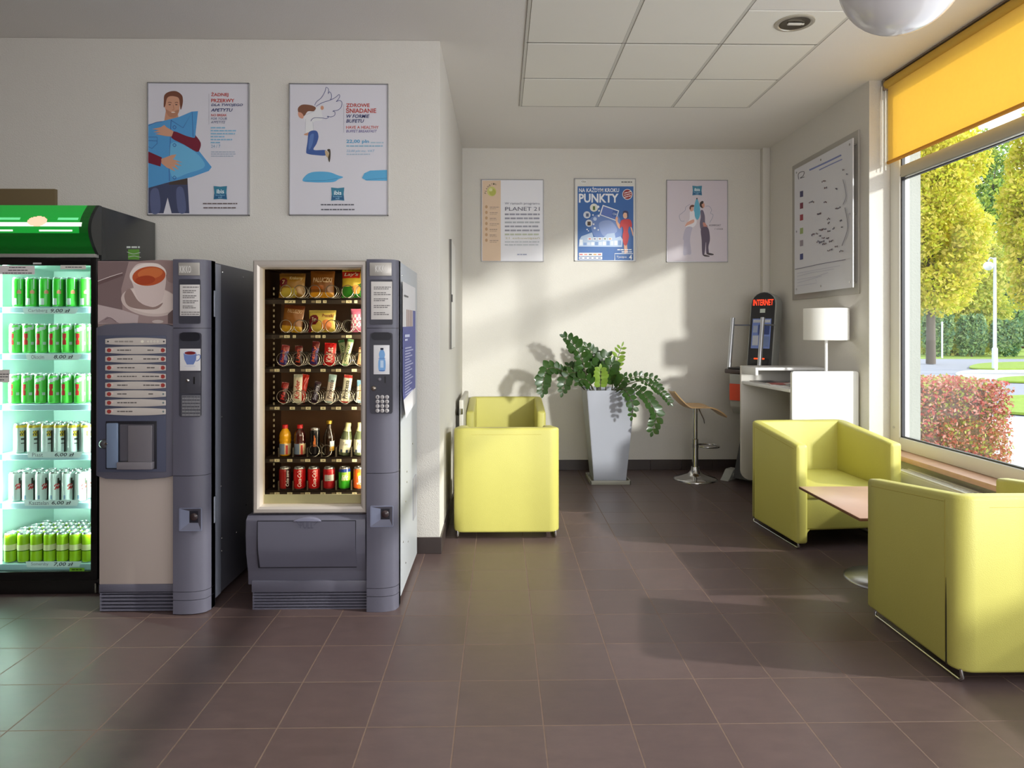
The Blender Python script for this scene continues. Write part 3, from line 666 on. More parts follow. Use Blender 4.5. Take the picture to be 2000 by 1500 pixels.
A.poly((186, 132, 106), [(290, 340), (330, 362), (360, 368), (420, 345), (424, 372), (392, 420), (330, 420), (297, 376)], True)
A.ell((250, 236, 226), 367, 372, 22, 5).ell((70, 50, 46), 330, 292, 13, 5).ell((70, 50, 46), 400, 292, 13, 5).line((180, 120, 96), [(366, 295), (374, 340), (356, 346)], 5).line((100, 66, 50), [(312, 272), (330, 266), (350, 274)], 6).line((100, 66, 50), [(384, 274), (402, 266), (418, 272)], 6)
A.poly(BLUE, [(102, 500), (250, 465), (430, 420), (560, 365), (626, 360), (600, 600), (640, 780), (770, 945), (740, 985), (560, 1050), (330, 1100), (102, 1165)])
A.poly((112, 186, 228), [(340, 700), (560, 760), (700, 930), (520, 1010), (350, 1040)], True)
A.line((52, 74, 150), [(102, 515), (180, 480), (250, 468)], 5).line((52, 74, 150), [(345, 455), (470, 535), (565, 372), (575, 630)], 5, False).line((52, 74, 150), [(345, 455), (335, 700), (322, 900), (328, 1092)], 5, False).line((52, 74, 150), [(104, 632), (200, 632), (198, 700), (145, 752), (104, 730)], 4, False).line((52, 74, 150), [(104, 668), (200, 672)], 4)
for v in (528, 715, 1055): A.line((52, 74, 150), [(380, v-18), (398, v), (382, v+18), (364, v), (380, v-18)], 5)
A.poly(DKR, [(370, 570), (500, 618), (590, 640), (600, 615), (655, 690), (645, 760), (610, 785), (480, 710), (350, 640)], True, 3)
A.poly(DKR, [(102, 780), (250, 845), (235, 940), (102, 900)])
A.poly(SKIN, [(148, 548), (240, 528), (275, 505), (300, 530), (372, 572), (352, 626), (290, 622), (240, 612), (180, 600), (235, 585), (160, 580), (220, 560)])
A.poly(SKIN, [(243, 860), (300, 840), (350, 820), (402, 812), (380, 850), (360, 862), (466, 895), (390, 893), (460, 935), (380, 920), (430, 975), (350, 940), (390, 990), (300, 950), (245, 905)])
for i, tx in enumerate([('ŻADNEJ', 765, 160, 945, 214, RED, 0), ('PRZERWY', 765, 232, 1008, 268, RED, 0), ('DLA TWOJEGO', 765, 282, 1097, 316, NAVY, .25), ('APETYTU', 762, 332, 990, 366, NAVY, .25)]):
    A.text(tx[5], tx[0], *tx[1:5], .018, tx[6])
A.text(RED, 'NO BREAK', 765, 390, 930, 415, .012).text((96, 104, 140), 'FOR YOUR', 762, 427, 930, 452, .0, .25).text((96, 104, 140), 'APPETITE', 762, 463, 914, 488, .0, .25)
A.line((170, 170, 180), [(742, 180), (742, 500)], 3)
for i in range(6): A.words((140, 190, 220), 760, [920, 1030, 1015, 905, 985, 868][i], 528+i*31, 13, i)
A.text((128, 168, 200), '24 / 7', 765, 712, 862, 744)
for i in range(3): A.words((176, 188, 204), 765, [1015, 1030, 1000][i], 783+i*22, 9, 20+i)
def ibis(A, u, v, w, name='ibis'):
    A.poly((60, 132, 160), [(u-w/2, v-w/2), (u, v-w*.45), (u+w/2, v-w/2), (u+w*.45, v), (u+w/2, v+w/2), (u, v+w*.45), (u-w/2, v+w/2), (u-w*.45, v)])
    A.poly((42, 96, 140), [(u-w*.44, v+w*.1), (u+w*.44, v+w*.1), (u+w*.46, v+w*.44), (u, v+w*.41), (u-w*.46, v+w*.44)])
    A.text((232, 244, 250), 'ibis', u-w*.28, v-w*.26, u+w*.28, v+w*.06, .02); A.text((150, 210, 236), 'budget', u-w*.34, v+w*.12, u+w*.34, v+w*.27); A.words((150, 200, 230), u-w*.16, u+w*.16, v+w*.32, w*.05, 3)
ibis(A, 862, 1214, 140)
A.words((110, 96, 96), 680, 1040, 1322, 12, 5); A.words((110, 96, 96), 685, 1035, 1366, 12, 6)
A.build('print', t)
# --- poster: jumping woman with drawn wings
t, o, Y = poster('framed poster of a leaping woman with drawn wings above blue cushions, on the left wall', 564, 162, 758, 421, YF)
A = Art(zoomed(540, 150, 5.357, Y), (0, -1, 0), o)
A.poly((230, 230, 232), [(290, 440), (300, 380), (400, 330), (470, 305), (490, 330), (470, 350), (480, 450), (390, 470), (385, 560), (300, 590), (305, 500)], True, 4)
A.line((176, 178, 190), [(305, 440), (300, 590)], 3).line((176, 178, 190), [(380, 470), (388, 560)], 3).line((176, 178, 190), [(300, 400), (400, 360)], 3)
A.poly((128, 84, 62), [(225, 330), (255, 298), (300, 290), (370, 300), (412, 325), (390, 360), (330, 362), (300, 400), (275, 420), (262, 380), (230, 372)], True)
A.poly((216, 158, 134), [(228, 372), (262, 378), (284, 410), (276, 436), (250, 432), (230, 410)], True).ell((206, 150, 120), 478, 325, 17, 22)
A.poly((206, 156, 130), [(290, 600), (340, 582), (350, 612), (300, 612)], True)
A.poly((64, 94, 160), [(340, 580), (380, 562), (425, 572), (440, 630), (420, 700), (390, 765), (515, 768), (520, 820), (440, 822), (325, 806), (312, 770), (325, 680), (330, 620)], True, 4)
A.poly((90, 122, 184), [(350, 620), (390, 600), (380, 690), (350, 760), (335, 740)], True)
A.poly((200, 176, 140), [(510, 770), (550, 800), (545, 850), (515, 820)], True).poly((66, 56, 40), [(530, 765), (562, 760), (566, 830), (555, 895), (540, 850), (552, 800)], True, 3)
for P in ([(400, 300), (420, 262), (470, 220), (510, 150), (520, 112), (545, 130), (545, 180)], [(540, 170), (560, 160), (576, 190), (572, 232), (560, 236)], [(415, 310), (480, 272), (560, 246), (620, 215), (655, 186), (660, 215), (625, 262)], [(625, 262), (660, 248), (686, 270), (676, 320), (640, 350), (600, 356), (590, 366)],
          [(590, 360), (612, 370), (608, 405), (570, 420), (535, 412)], [(530, 415), (545, 425), (520, 438), (480, 432), (400, 430), (368, 450), (362, 466)]):
    A.line((58, 66, 128), P, 5)
def cush(pts, A=A):
    A.poly((92, 176, 222), pts, True); 
cush([(275, 1090), (310, 1030), (370, 1000), (460, 992), (560, 1000), (640, 1030), (698, 1050), (650, 1072), (600, 1100), (480, 1106), (380, 1104)])
A.line((58, 130, 180), [(290, 1092), (400, 1086), (520, 1084), (640, 1062)], 4)
A.poly((92, 176, 222), [(895, 1060), (920, 1010), (980, 982), (1160, 975), (1160, 1088), (940, 1086)]).line((58, 130, 180), [(930, 1080), (1020, 1070), (1160, 1060)], 4)
for tx in [('ZDROWE', 730, 280, 975, 318, RED, 0), ('ŚNIADANIE', 728, 316, 1044, 380, RED, 0), ('W FORMIE', 733, 394, 975, 432, NAVY, .25), ('BUFETU', 730, 445, 918, 482, NAVY, .25)]: A.text(tx[5], tx[0], *tx[1:5], .018, tx[6])
A.text((200, 78, 66), 'HAVE A HEALTHY', 730, 514, 1070, 545, .008).text((90, 76, 150), 'BUFFET BREAKFAST', 730, 556, 1052, 584, 0, .25).line((170, 170, 180), [(704, 290), (704, 585)], 3)
A.text((84, 168, 210), '22,00 pln', 732, 658, 970, 704, .02); A.words((176, 200, 214), 985, 1128, 684, 12, 2); A.words((150, 190, 212), 732, 1112, 718, 14, 3)
A.text((140, 186, 214), '22,00 pln inc. VAT', 732, 764, 1030, 796, 0, .25); A.words((176, 196, 214), 735, 980, 806, 11, 4)
ibis(A, 642, 1228, 138); A.words((90, 90, 100), 465, 815, 1333, 12, 7); A.words((90, 90, 100), 468, 818, 1384, 12, 8)
A.build('print', t)
# --- poster: planet text
t, o, Y = poster('pale framed text poster with a beige stripe and green globe, leftmost in the alcove', 940, 350, 1062, 511, YB, th=.018, paper=(234, 234, 240))
A = Art(zoomed(930, 340, 6.25, Y), (0, -1, 0), o); G = (120, 120, 136)
A.rect((226, 198, 170), 75, 78, 300, 1062)
A.ell((206, 204, 120), 190, 212, 56, 60).ell((184, 186, 84), 200, 222, 40, 42).ell((222, 220, 160), 178, 192, 22, 20)
for ch_, u, v, r in zip("PLANET'N", (113, 117, 128, 146, 168, 192, 214, 236), (232, 205, 178, 155, 138, 126, 122, 126), (-1.3, -1.1, -.85, -.65, -.4, -.15, .1, .3)): A.text((96, 92, 62), ch_, u-9, v-11, u+9, v+11, .01, 0, r)
for i in range(7): A.ell((196, 158, 120), 125, 400+i*68, 16, 20, 14); A.words((170, 146, 130), 165, 280-(i % 3)*18, 400+i*68, 9, i); A.words((190, 164, 140), 165, 250, 420+i*68, 8, i+40)
A.text(G, 'W ramach programu', 350, 345, 775, 380).text((84, 84, 104), 'PLANET 21', 355, 402, 775, 448, 0)
for i in range(6): A.words([(150, 150, 164), (150, 150, 164), (176, 180, 186), (160, 160, 172), (160, 160, 172), (190, 196, 176)][i], 350, 775, 482+i*49, 20, 60+i)
A.text((186, 180, 140), '21 zobowiązań', 355, 768, 775, 800)
for i in range(2): A.words((196, 200, 206), 350, 770, 820+i*36, 16, 70+i)
A.words((160, 166, 190), 500, 630, 975, 14, 90); A.build('print', t)
# --- poster: punkty
t, o, Y = poster('blue framed advertising poster with a woman in a red dress, centre of the alcove wall', 1122, 348, 1242, 510, YB, th=.018, paper=(220, 218, 212))
A = Art(zoomed(930, 340, 6.25, Y), (0, -1, 0), o); PB = (44, 98, 168); WH = (236, 240, 246)
A.rect(PB, 1238, 150, 1920, 1052); A.poly((104, 134, 196), [(1420, 520), (1700, 470), (1780, 700), (1700, 860), (1480, 800), (1400, 640)], True); A.poly((140, 160, 210), [(1500, 600), (1640, 570), (1720, 700), (1560, 760)], True)
A.text(WH, 'NA KAŻDYM KROKU', 1256, 156, 1745, 222, .02).text(WH, 'PUNKTY', 1254, 240, 1738, 350, .03)
A.ell((226, 220, 220), 1846, 248, 62, 66).ell((150, 36, 44), 1846, 248, 54, 58)
for i in range(3): A.words((236, 220, 220), 1806, 1890, 228+i*26, 11, i, -.25)
A.ell(WH, 1313, 92, 38, 22).ell((220, 218, 212), 1313, 92, 34, 18).text((60, 60, 66), 'Clac', 1285, 82, 1342, 102).words((90, 90, 90), 1772, 1904, 92, 12, 3)
for (u, v, r, c) in ((1438, 410, 50, (226, 226, 214)), (1352, 498, 44, (206, 212, 222)), (1376, 600, 44, (220, 224, 230)), (1450, 548, 22, (196, 214, 240)), (1496, 510, 13, WH), (1500, 448, 11, WH), (1426, 500, 10, WH), (1434, 612, 11, WH), (1447, 660, 13, WH), (1490, 682, 9, WH), (1354, 676, 9, WH), (1370, 694, 7, WH), (1488, 400, 16, WH)): A.ell(c, u, v, r, r, 14)
A.rect((84, 110, 50), 1424, 392, 1452, 440).rect((70, 90, 130), 1340, 480, 1374, 520).rect((70, 50, 40), 1358, 580, 1398, 628)
A.poly(WH, [(1545, 376), (1744, 446), (1706, 572), (1505, 498)]).poly((90, 116, 190), [(1553, 392), (1732, 454), (1700, 558), (1520, 494)]).poly((60, 96, 170), [(1672, 436), (1728, 456), (1700, 530), (1654, 512)]).text(WH, 'Clac', 1668, 474, 1716, 500)
A.poly((176, 196, 224), [(1252, 885), (1260, 800), (1285, 760), (1415, 712), (1430, 770), (1500, 770), (1560, 770), (1600, 730), (1690, 718), (1700, 780), (1760, 760), (1790, 800), (1780, 890)])
for i in range(11): A.rect([(226, 232, 240), (120, 150, 200), (208, 216, 232)][i % 3], 1262+i*47, 800+(i*37 % 40), 1300+i*47, 870); 
for i, c in enumerate([(190, 60, 60), (60, 80, 150), (120, 60, 60), (70, 110, 70), (190, 120, 60)]): A.rect((226, 228, 232), 1360+i*62, 776, 1410+i*62, 808); A.rect(c, 1372+i*62, 786, 1398+i*62, 798)
A.poly((232, 176, 146), [(1700, 545), (1716, 520), (1730, 540), (1728, 580), (1765, 640), (1745, 668), (1712, 610)], True).poly((232, 176, 146), [(1880, 640), (1900, 660), (1914, 720), (1912, 760), (1895, 700)], True)
A.poly((232, 176, 146), [(1800, 840), (1840, 850), (1848, 960), (1810, 970)]).poly((196, 44, 50), [(1780, 560), (1870, 552), (1898, 600), (1896, 650), (1868, 640), (1852, 700), (1864, 760), (1838, 866), (1800, 856), (1786, 760), (1796, 690), (1780, 640), (1758, 664), (1752, 620)], True, 3)
A.ell((236, 186, 156), 1818, 505, 27, 40).poly((52, 56, 96), [(1788, 500), (1796, 455), (1830, 448), (1856, 470), (1856, 540), (1842, 520), (1836, 480), (1806, 474)], True)
A.rect((232, 230, 228), 1254, 962, 1538, 1000).rect((232, 230, 228), 1254, 1008, 1538, 1044)
for i, c in enumerate([(196, 60, 60), (220, 120, 100), (60, 50, 40), (210, 150, 60), (190, 70, 70)]): A.rect(c, 1262+i*56, 975, 1300+i*56, 988); A.rect((80, 100, 150), 1262+i*56, 1020, 1296+i*56, 1032)
A.line(WH, [(1690, 1052), (1690, 972), (1912, 972)], 8, False).text(WH, 'Tysiące', 1712, 1000, 1835, 1030).text(WH, '4', 1865, 985, 1900, 1045, .03); A.words(WH, 1722, 1895, 918, 12, 11); A.words(WH, 1775, 1900, 945, 12, 12)
A.build('print', t)
# --- poster: two people back to back
t, o, Y = poster('pinkish framed poster of two people standing back to back, rightmost in alcove', 1302, 351, 1422, 512, YB, th=.018, paper=(214, 204, 214))
A = Art(zoomed(1290, 340, 8.333, Y), (0, -1, 0), o)
ibis(A, 597, 268, 158)
A.poly((96, 178, 210), [(592, 395), (625, 470), (645, 570), (640, 680), (600, 745), (560, 690), (545, 580), (560, 470)], True).ell((60, 70, 80), 592, 400, 12, 14)
A.poly((236, 232, 240), [(480, 610), (545, 600), (560, 700), (590, 780), (540, 860), (430, 870), (405, 820), (470, 740)], True).poly((226, 170, 150), [(400, 850), (430, 790), (500, 750), (545, 740), (540, 790), (450, 830)], True)
A.poly((190, 184, 204), [(415, 870), (515, 865), (500, 950), (480, 1080), (500, 1290), (440, 1310), (370, 1310), (380, 1100), (365, 1040)], True, 4)
A.ell((222, 170, 150), 505, 560, 32, 50).poly((104, 56, 44), [(470, 560), (485, 515), (520, 500), (548, 510), (540, 535), (500, 540), (490, 580)], True)
A.poly((110, 100, 120), [(650, 600), (690, 590), (720, 680), (728, 800), (765, 850), (740, 910), (660, 905), (640, 800), (655, 700)], True).poly((206, 140, 124), [(690, 790), (730, 800), (760, 870), (730, 900), (700, 850)], True)
A.poly((88, 74, 96), [(660, 890), (770, 870), (805, 1050), (780, 1180), (785, 1290), (745, 1290), (740, 1100), (715, 1300), (680, 1300), (670, 1080)], True, 4).poly((60, 46, 50), [(760, 1280), (860, 1300), (850, 1320), (780, 1315)], True).poly((60, 46, 50), [(705, 1310), (790, 1330), (790, 1345), (710, 1338)], True)
A.ell((206, 150, 130), 690, 510, 28, 46).poly((50, 36, 34), [(640, 470), (675, 438), (700, 450), (690, 480), (668, 500), (690, 555), (660, 545), (640, 520)], True)
for P in ([(480, 490), (410, 540), (400, 590), (345, 640), (305, 680), (330, 760), (390, 765)], [(730, 525), (790, 525), (830, 580), (815, 640), (855, 660), (840, 720), (800, 790)]): A.line((120, 130, 160), P, 5)
A.text((60, 54, 70), 'KOMFORT', 790, 820, 985, 850, 0, .25).text((110, 100, 110), 'i cisza', 880, 876, 1015, 905, 0, .25)
A.build('print', t)
# ================================================================== MAP BOARD on the right wall
t = thing('map_board', 'large hotel map board on a grey backboard hung on the right wall', 'map', (XR, 5.9, 2.4)); o_ = Vector((XR, 5.9, 2.4))
m = MB(); m.off = o_; m.box(XR-.018, XR-.001, 5.32, 6.53, 1.768, 3.062, bev=.002); m.build('backboard', mat('grey_board', (170, 166, 158), .45), t)
XA = 2.77
m = MB(); m.off = o_; m.box(XA, XA+.008, 5.30, 6.36, 1.815, 2.99, bev=.001); m.build('map_sheet', mat('map_sheet', (214, 214, 220), .3), t, 0)
for y, z in [(y, z) for y in (5.345, 5.83, 6.31) for z in (1.86, 2.95)]+[(5.345, 2.4), (6.31, 2.4)]:
    m = MB(); m.off = o_; m.tube([(XA-.004, y, z), (XR-.018, y, z)], .009, 10); m.build('standoff', ch, t)
A = Art(lambda u, v: atx(1540+u/4.167, 240+v/4.167, XA), (-1, 0, 0), o_)
K = (64, 62, 74)
def sl(u): return -.42*(u-60)/1     # perspective helper only for tracing
A.line((120, 132, 186), [(170, 385), (300, 325), (430, 262)], 13, False).line((130, 140, 190), [(250, 384), (330, 345), (438, 296)], 9, False)
A.line(K, [(84, 460), (80, 420), (100, 400), (128, 398), (120, 430), (95, 450), (130, 440)], 5)
for v, c in ((580, (52, 52, 96)), (675, (120, 30, 50)), (771, (150, 40, 54)), (880, (150, 168, 100)), (980, (140, 130, 140)), (1090, (52, 60, 120))): A.poly(c, [(94, v-22), (120, v-28), (120, v+20), (94, v+26)])
R = random.Random(4)
for (u, v, n_) in ((290, 475, 4), (305, 525, 3), (392, 535, 2), (190, 645, 5), (303, 645, 3), (405, 692, 5), (253, 738, 4), (330, 780, 3), (332, 812, 2), (430, 797, 2), (440, 848, 2), (283, 868, 7), (372, 858, 2), (335, 882, 3), (205, 908, 3), (238, 900, 2), (262, 918, 2), (290, 935, 3), (325, 938, 3), (248, 965, 3), (280, 968, 5), (355, 962, 4), (300, 985, 4), (345, 1035, 5), (398, 1003, 3), (440, 1042, 4), (457, 385, 2), (487, 415, 2)):
    for k in range(n_):
        a = u+(k-n_/2)*9; c = [K, (90, 40, 50), (60, 60, 90)][R.randrange(3)]; s_ = R.uniform(4, 8); vv = v-(k-n_/2)*2+R.uniform(-4, 4); A.poly(c, [(a, vv-s_), (a+6, vv-s_-1), (a+6, vv+s_), (a, vv+s_)])
A.line((130, 130, 140), [(452, 460), (478, 590), (452, 665)], 5).line((130, 130, 140), [(468, 690), (492, 850), (444, 1000)], 6)
A.line((110, 108, 130), [(62, 1192), (260, 1150), (475, 1112)], 5, False)
for i in range(5): A.line((190, 190, 204), [(78, 1225+i*26), (240-(i % 2)*60, 1195+i*27), (430-i*50, 1162+i*28)], 4, False)
A.build('map_print', t)
# brown board high on the wall behind the cooler
t = at(-60, 370, YF); b = at(113, 440, YF)
g = thing('wall_board', 'brown board on the left wall showing above the beer cooler', 'board', ((t.x+b.x)/2, YF, 2.2)); m = MB(); m.off = Vector(((t.x+b.x)/2, YF, 2.2))
m.box(t.x-.3, b.x, YF-.03, YF-.001, 1.7, t.z, bev=.003); m.build('panel', mat('brown_board', (112, 96, 66), .6, var=.04), g)
# ================================================================== VENDING MACHINES
gm = mat('machine_grey', (94, 93, 107), .42, bump=.12, bscale=600, var=.02); gd = mat('machine_dark', (62, 62, 72), .35); gdk = C((34, 34, 42), .35)
gl = mat('machine_side_light', (178, 182, 188), .4); silver = mat('machine_silver', (186, 182, 176), .32, .35); blk = C((14, 13, 14), .4)
def zf(px, py, Y): return at(px, py, Y).z
def bx(m, Y, px0, py0, px1, py1, d0, d1, bev=0, mi=0, seg=2):
    """box whose front face covers the photo rectangle on plane Y+d0 and reaches back to Y+d1"""
    a = at(px0, py0, Y); b = at(px1, py1, Y); m.box(a.x, b.x, Y+d0, Y+d1, b.z, a.z, bev, seg, mi); return m
def column(t, o, Y, px0, px1, pyt, pyb, cuts, n=14, bulge=.062, skip=None):
    """rounded control column; plan bulges forward; split by fine joints into stacked parts"""
    a = at(px0, 600, Y).x; b = at(px1, 600, Y).x
    plan = []
    for i in range(n+1):
        u = i/n; x = a+(b-a)*u; q = max(0, (u-.45)/.55); y = -bulge*math.sqrt(max(0, 1-q**2.6))*(.93+.07*math.sin(PI*min(u*1.4, 1))); plan.append((x, Y+y))
    plan = [(a, Y+.05)]+plan+[(b, Y+.05)]
    zs = [at(px0, v, Y).z for v in cuts]
    for k in range(len(zs)-1):
        z1, z0 = zs[k], zs[k+1]
        m = MB(); m.off = o; m.prism(plan, 'z', z0+.0015, z1-.0015); m.build('column_cover', gm, t, 40)
    m = MB(); m.off = o; m.prism([(x, y+.006) for x, y in plan], 'z', zs[-1]+.002, zs[0]-.002); m.build('column_core', gdk, t, 40)
    return plan
def louvres(t, o, Y, px0, py0, px1, py1, n, dep=.03):
    a = at(px0, py0, Y); b = at(px1, py1, Y)
    m = MB(); m.off = o; m.box(a.x+.006, b.x-.002, Y+.012, Y+dep, b.z, a.z); m.build('vent_recess', gdk, t, 0)
    m = MB(); m.off = o; hgt = a.z-b.z
    for k in range(n+1):
        z = b.z+hgt*k/n; m.prism([(Y-.006, z-.0045), (Y-.006, z+.0035), (Y+.02, z+.007), (Y+.02, z-.001)], 'x', a.x, b.x)
    m.box(a.x, a.x+.006, Y-.004, Y+.02, b.z, a.z); m.build('vent_grille', gm, t, 0)
# ---------------------------------------------------------------- coffee machine
Y1 = 3.618; a = at(195, 508, Y1); b = at(412, 1193, Y1); o = Vector(((a.x+b.x)/2, 4.0, 0))
TOP = a.z
t = thing('coffee_machine', 'grey hot drinks vending machine with a tea cup picture, next to the cooler', 'vending machine', o)
XR1 = b.x
m = MB(); m.off = o; m.box(a.x, XR1-.012, Y1+.075, 4.47, .035, TOP-.004, bev=.004); m.build('cabinet', mat('machine_side_dark', (74, 74, 82), .38, var=.03), t)
m = MB(); m.off = o
m.box(XR1-.014, XR1-.004, Y1+.02, Y1+.042, .03, TOP-.002); m.build('door_edge', mat('edge_light', (160, 166, 180), .35, .3), t)
m = MB(); m.off = o; m.box(XR1-.014, XR1-.002, Y1+.052, Y1+.135, .04, TOP-.012, bev=.002); m.build('side_rail', mat('rail_grey', (136, 140, 154), .4), t)
m = MB(); m.off = o; m.box(a.x, XR1-.016, Y1+.05, Y1+.075, .04, TOP-.003); m.build('door_gap', blk, t, 0)
for z in (1.62, .52): m = MB(); m.off = o; m.box(XR1-.006, XR1+.003, Y1+.036, Y1+.062, z-.07, z+.07, bev=.002); m.build('hinge', mat('edge_light', (160, 166, 180), .35, .3), t)
for z, y in ((1.80, 3.80), (1.795, 4.1), (1.0, 3.79), (.62, 3.78), (.30, 4.0), (.26, 3.79), (.33, 3.79), (.42, 4.15)): m = MB(); m.off = o; m.lathe([(.0, .003), (.005, .002), (.006, 0)], (XR1-.012, y, z), 8, rot=Matrix.Rotation(PI/2, 3, 'Y')); m.build('side_screw', ch, t)
for x in (a.x+.05, XR1-.06):
    for y in (Y1+.12, 4.4): m = MB(); m.off = o; m.lathe([(.02, 0), (.02, .04)], (x, y, 0), 12); m.build('levelling_foot', blk, t)
m = MB(); m.off = o; bx(m, Y1, 195, 508, 349, 1140, 0, .05, .004); m.build('door', gdk, t)
# lit picture
m = MB(); m.off = o; bx(m, Y1, 192, 510, 347, 640, -.006, 0, .002); m.build('picture_panel', mat('picture_base', (164, 142, 140), .2), t)
A = Art(zoomed(190, 490, 4.053, Y1-.006), (0, -1, 0), o); 
A.poly((124, 104, 104), [(5, 85), (250, 85), (190, 300), (200, 470), (5, 425)]).poly((150, 126, 124), [(300, 85), (630, 85), (630, 240), (560, 240), (480, 120)], True)
A.poly((106, 84, 84), [(5, 240), (180, 180), (200, 176), (206, 196), (5, 272)]).line((220, 206, 204), [(5, 240), (100, 205), (200, 174)], 5)
A.poly((190, 172, 172), [(5, 425), (200, 468), (328, 510), (320, 572), (5, 576)]).poly((150, 130, 132), [(5, 570), (80, 520), (120, 540), (180, 576)]).line((96, 78, 80), [(60, 545), (100, 528), (150, 560)], 4)
A.ell((206, 188, 182), 420, 400, 232, 118, 40, .12).ell((222, 206, 200), 425, 392, 214, 104, 40, .12).poly((150, 126, 120), [(215, 350), (260, 300), (330, 400), (440, 445), (520, 410), (470, 460), (330, 460), (240, 430)], True)
A.poly((214, 196, 192), [(258, 190), (280, 260), (310, 350), (350, 415), (430, 440), (500, 410), (530, 340), (545, 200), (500, 110), (400, 95), (310, 110)], True)
A.ell((232, 220, 214), 402, 188, 146, 90, 40, -.12).ell((186, 84, 46), 410, 200, 132, 76, 40, -.12).ell((206, 112, 62), 420, 178, 100, 44, 30, -.12).ell((168, 66, 34), 380, 232, 80, 36, 30, -.1)
A.poly((110, 92, 92), [(560, 500), (630, 440), (630, 576), (560, 576)]).ell((196, 180, 176), 480, 560, 45, 14)
A.build('tea_picture', t)
# selection module
arch = [(197, 640), (215, 634), (270, 631), (330, 633), (350, 638), (350, 925), (330, 930), (275, 934), (215, 932), (197, 926)]
pts = [(at(u, v, Y1).x, at(u, v, Y1).z) for u, v in arch]
m = MB(); m.off = o; m.prism(pts, 'y', Y1-.045, Y1, bev=.006); m.build('selection_module', gm, t, 40)
m = MB(); m.off = o; bx(m, Y1, 201, 655, 333, 918, -.050, -.046, .002); m.build('button_field', mat('button_field', (80, 84, 104), .4), t)
YM = Y1-.050
rows = [667+17.1*k for k in range(9)]
labs = [('', ''), ('CAPPUCCINO', 'ESPRESSO'), ('CAPPUCCINO', 'ESPRESSO Z MLEKIEM'), ('CZEKOLADA', 'KAWA'), ('CZEKOLADA', 'KAWA BIALA Z MLEKIEM'), ('HERBATA', 'ESPRESSO'), ('HERBATA', 'MLEKO'), ('CAPPUCCINO Z CUKREM', ''), ('CZEKOLADA', '')]
for k, v in enumerate(rows):
    P = []
    for i in range(17):
        s_ = -1+2*i/16; P.append((265.5+59*s_, v-(5+2.6*(1-s_*s_))))
    P2 = P+[(u, 2*v-w) for u, w in P[::-1]]
    m = MB(); m.off = o; m.prism([(at(u, w, YM).x, at(u, w, YM).z) for u, w in P2], 'y', YM-.006, YM-.0005, bev=.0015); m.build('selection_strip', mat('strip_cream', (198, 190, 184), .35), t, 40)
    A = Art(lambda u, w: at(u, w, YM-.006), (0, -1, 0), o)
    if k == 0: A.ell((60, 60, 70), 211, v, 1.8, 1.6).ell((60, 60, 70), 320, v, 1.8, 1.6).ell((234, 230, 214), 278, v, 3.2, 2.6); A.text((234, 230, 214), '4 0 0 0', 287, v-2, 310, v+2, .01); A.words((150, 144, 138), 224, 260, v-1.5, 3, 3)
    else:
        rc = (158, 60, 56)
        A.ell(rc, 213, v, 4.4, 4, 14).ell((224, 196, 190), 219.5, v-1.5, 1.8, 2, 10)
        (A.ell(rc, 318, v, 4.4, 4, 14).ell((224, 196, 190), 313, v, 1.5, 2, 10) if k < 6 else A.ell((110, 128, 130), 319, v, 2, 2, 10))
        A.words((96, 90, 90), 229, 229+[0, 27, 30, 34, 38, 20, 20, 38, 32][k], v-1.3, 2.2, k)
        if k < 7: A.words((96, 90, 90), [0, 288, 280, 287, 278, 280, 290][k], [0, 300, 310, 303, 311, 312, 299][k], v-1.3, 2.2, k+9)
    A.build('strip_print', t)
# dispensing bay
m = MB(); m.off = o; bx(m, Y1, 218, 820, 316, 912, -.054, -.0505, .001); m.build('bay_surround', gdk, t)
m = MB(); m.off = o; bx(m, Y1, 221, 823, 243, 910, -.066, -.052, .006); m.build('bay_flap', mat('flap_highlight', (118, 134, 160), .22, coat=.4), t)  # bluish highlight on the bay door frame, put into the colour
m = MB(); m.off = o; bx(m, Y1, 246, 826, 311, 896, -.0560, -.0545); m.build('bay_back', mat('bay_back', (86, 84, 92), .25), t)
m = MB(); m.off = o; bx(m, Y1, 262, 828, 308, 900, -.060, -.056, .002); m.build('cup_guide', mat('cup_guide', (116, 112, 118), .15, coat=.5), t)
m = MB(); m.off = o; bx(m, Y1, 245, 897, 312, 911, -.085, -.052, .004); m.build('cup_shelf', mat('cup_shelf', (126, 122, 128), .2, coat=.5), t)
c = at(204, 867, Y1-.05)
m = MB(); m.off = o; m.lathe([(.0, .022), (.012, .021), (.021, .014), (.026, 0)], c, 20, rot=Matrix.Rotation(PI/2, 3, 'X')); m.build('lock_boss', mat('lock_boss', (70, 70, 74), .3), t, 60)
c2 = at(207, 867, Y1-.073); m = MB(); m.off = o; m.lathe([(.0, .004), (.007, .003), (.008, 0)], c2, 14, rot=Matrix.Rotation(PI/2, 3, 'X')); m.build('lock', ch, t, 60)
m = MB(); m.off = o; bx(m, Y1, 196, 920, 350, 1139, -.010, 0, .002); m.build('lower_panel', mat('cream_panel', (182, 169, 162), .38, var=.01), t)
m = MB(); m.off = o; bx(m, Y1, 196, 1140, 350, 1156, -.014, .03, .003); m.build('plinth', gm, t)
louvres(t, o, Y1-.008, 196, 1157, 350, 1190, 5, .05)
cuts = [508, 641, 925, 1148, 1164, 1191]
column(t, o, Y1, 348, 412, 508, 1193, cuts)
YC = Y1-.0625
def insert(name, px0, py0, px1, py1, mm, d=.004, bev=.002, Y=None, rad=0):
    Y = Y or YC; m = MB(); m.off = o; 
    if rad:
        aa = at(px0, py0, Y); bb_ = at(px1, py1, Y); m.prism(rpoly(aa.x, bb_.x, bb_.z, aa.z, rad), 'y', Y-d, Y+.004)
    else: bx(m, Y, px0, py0, px1, py1, -d, .004, bev)
    return m.build(name, mm, t, 40)
insert('name_plate', 349, 513, 390, 538, silver, .004)
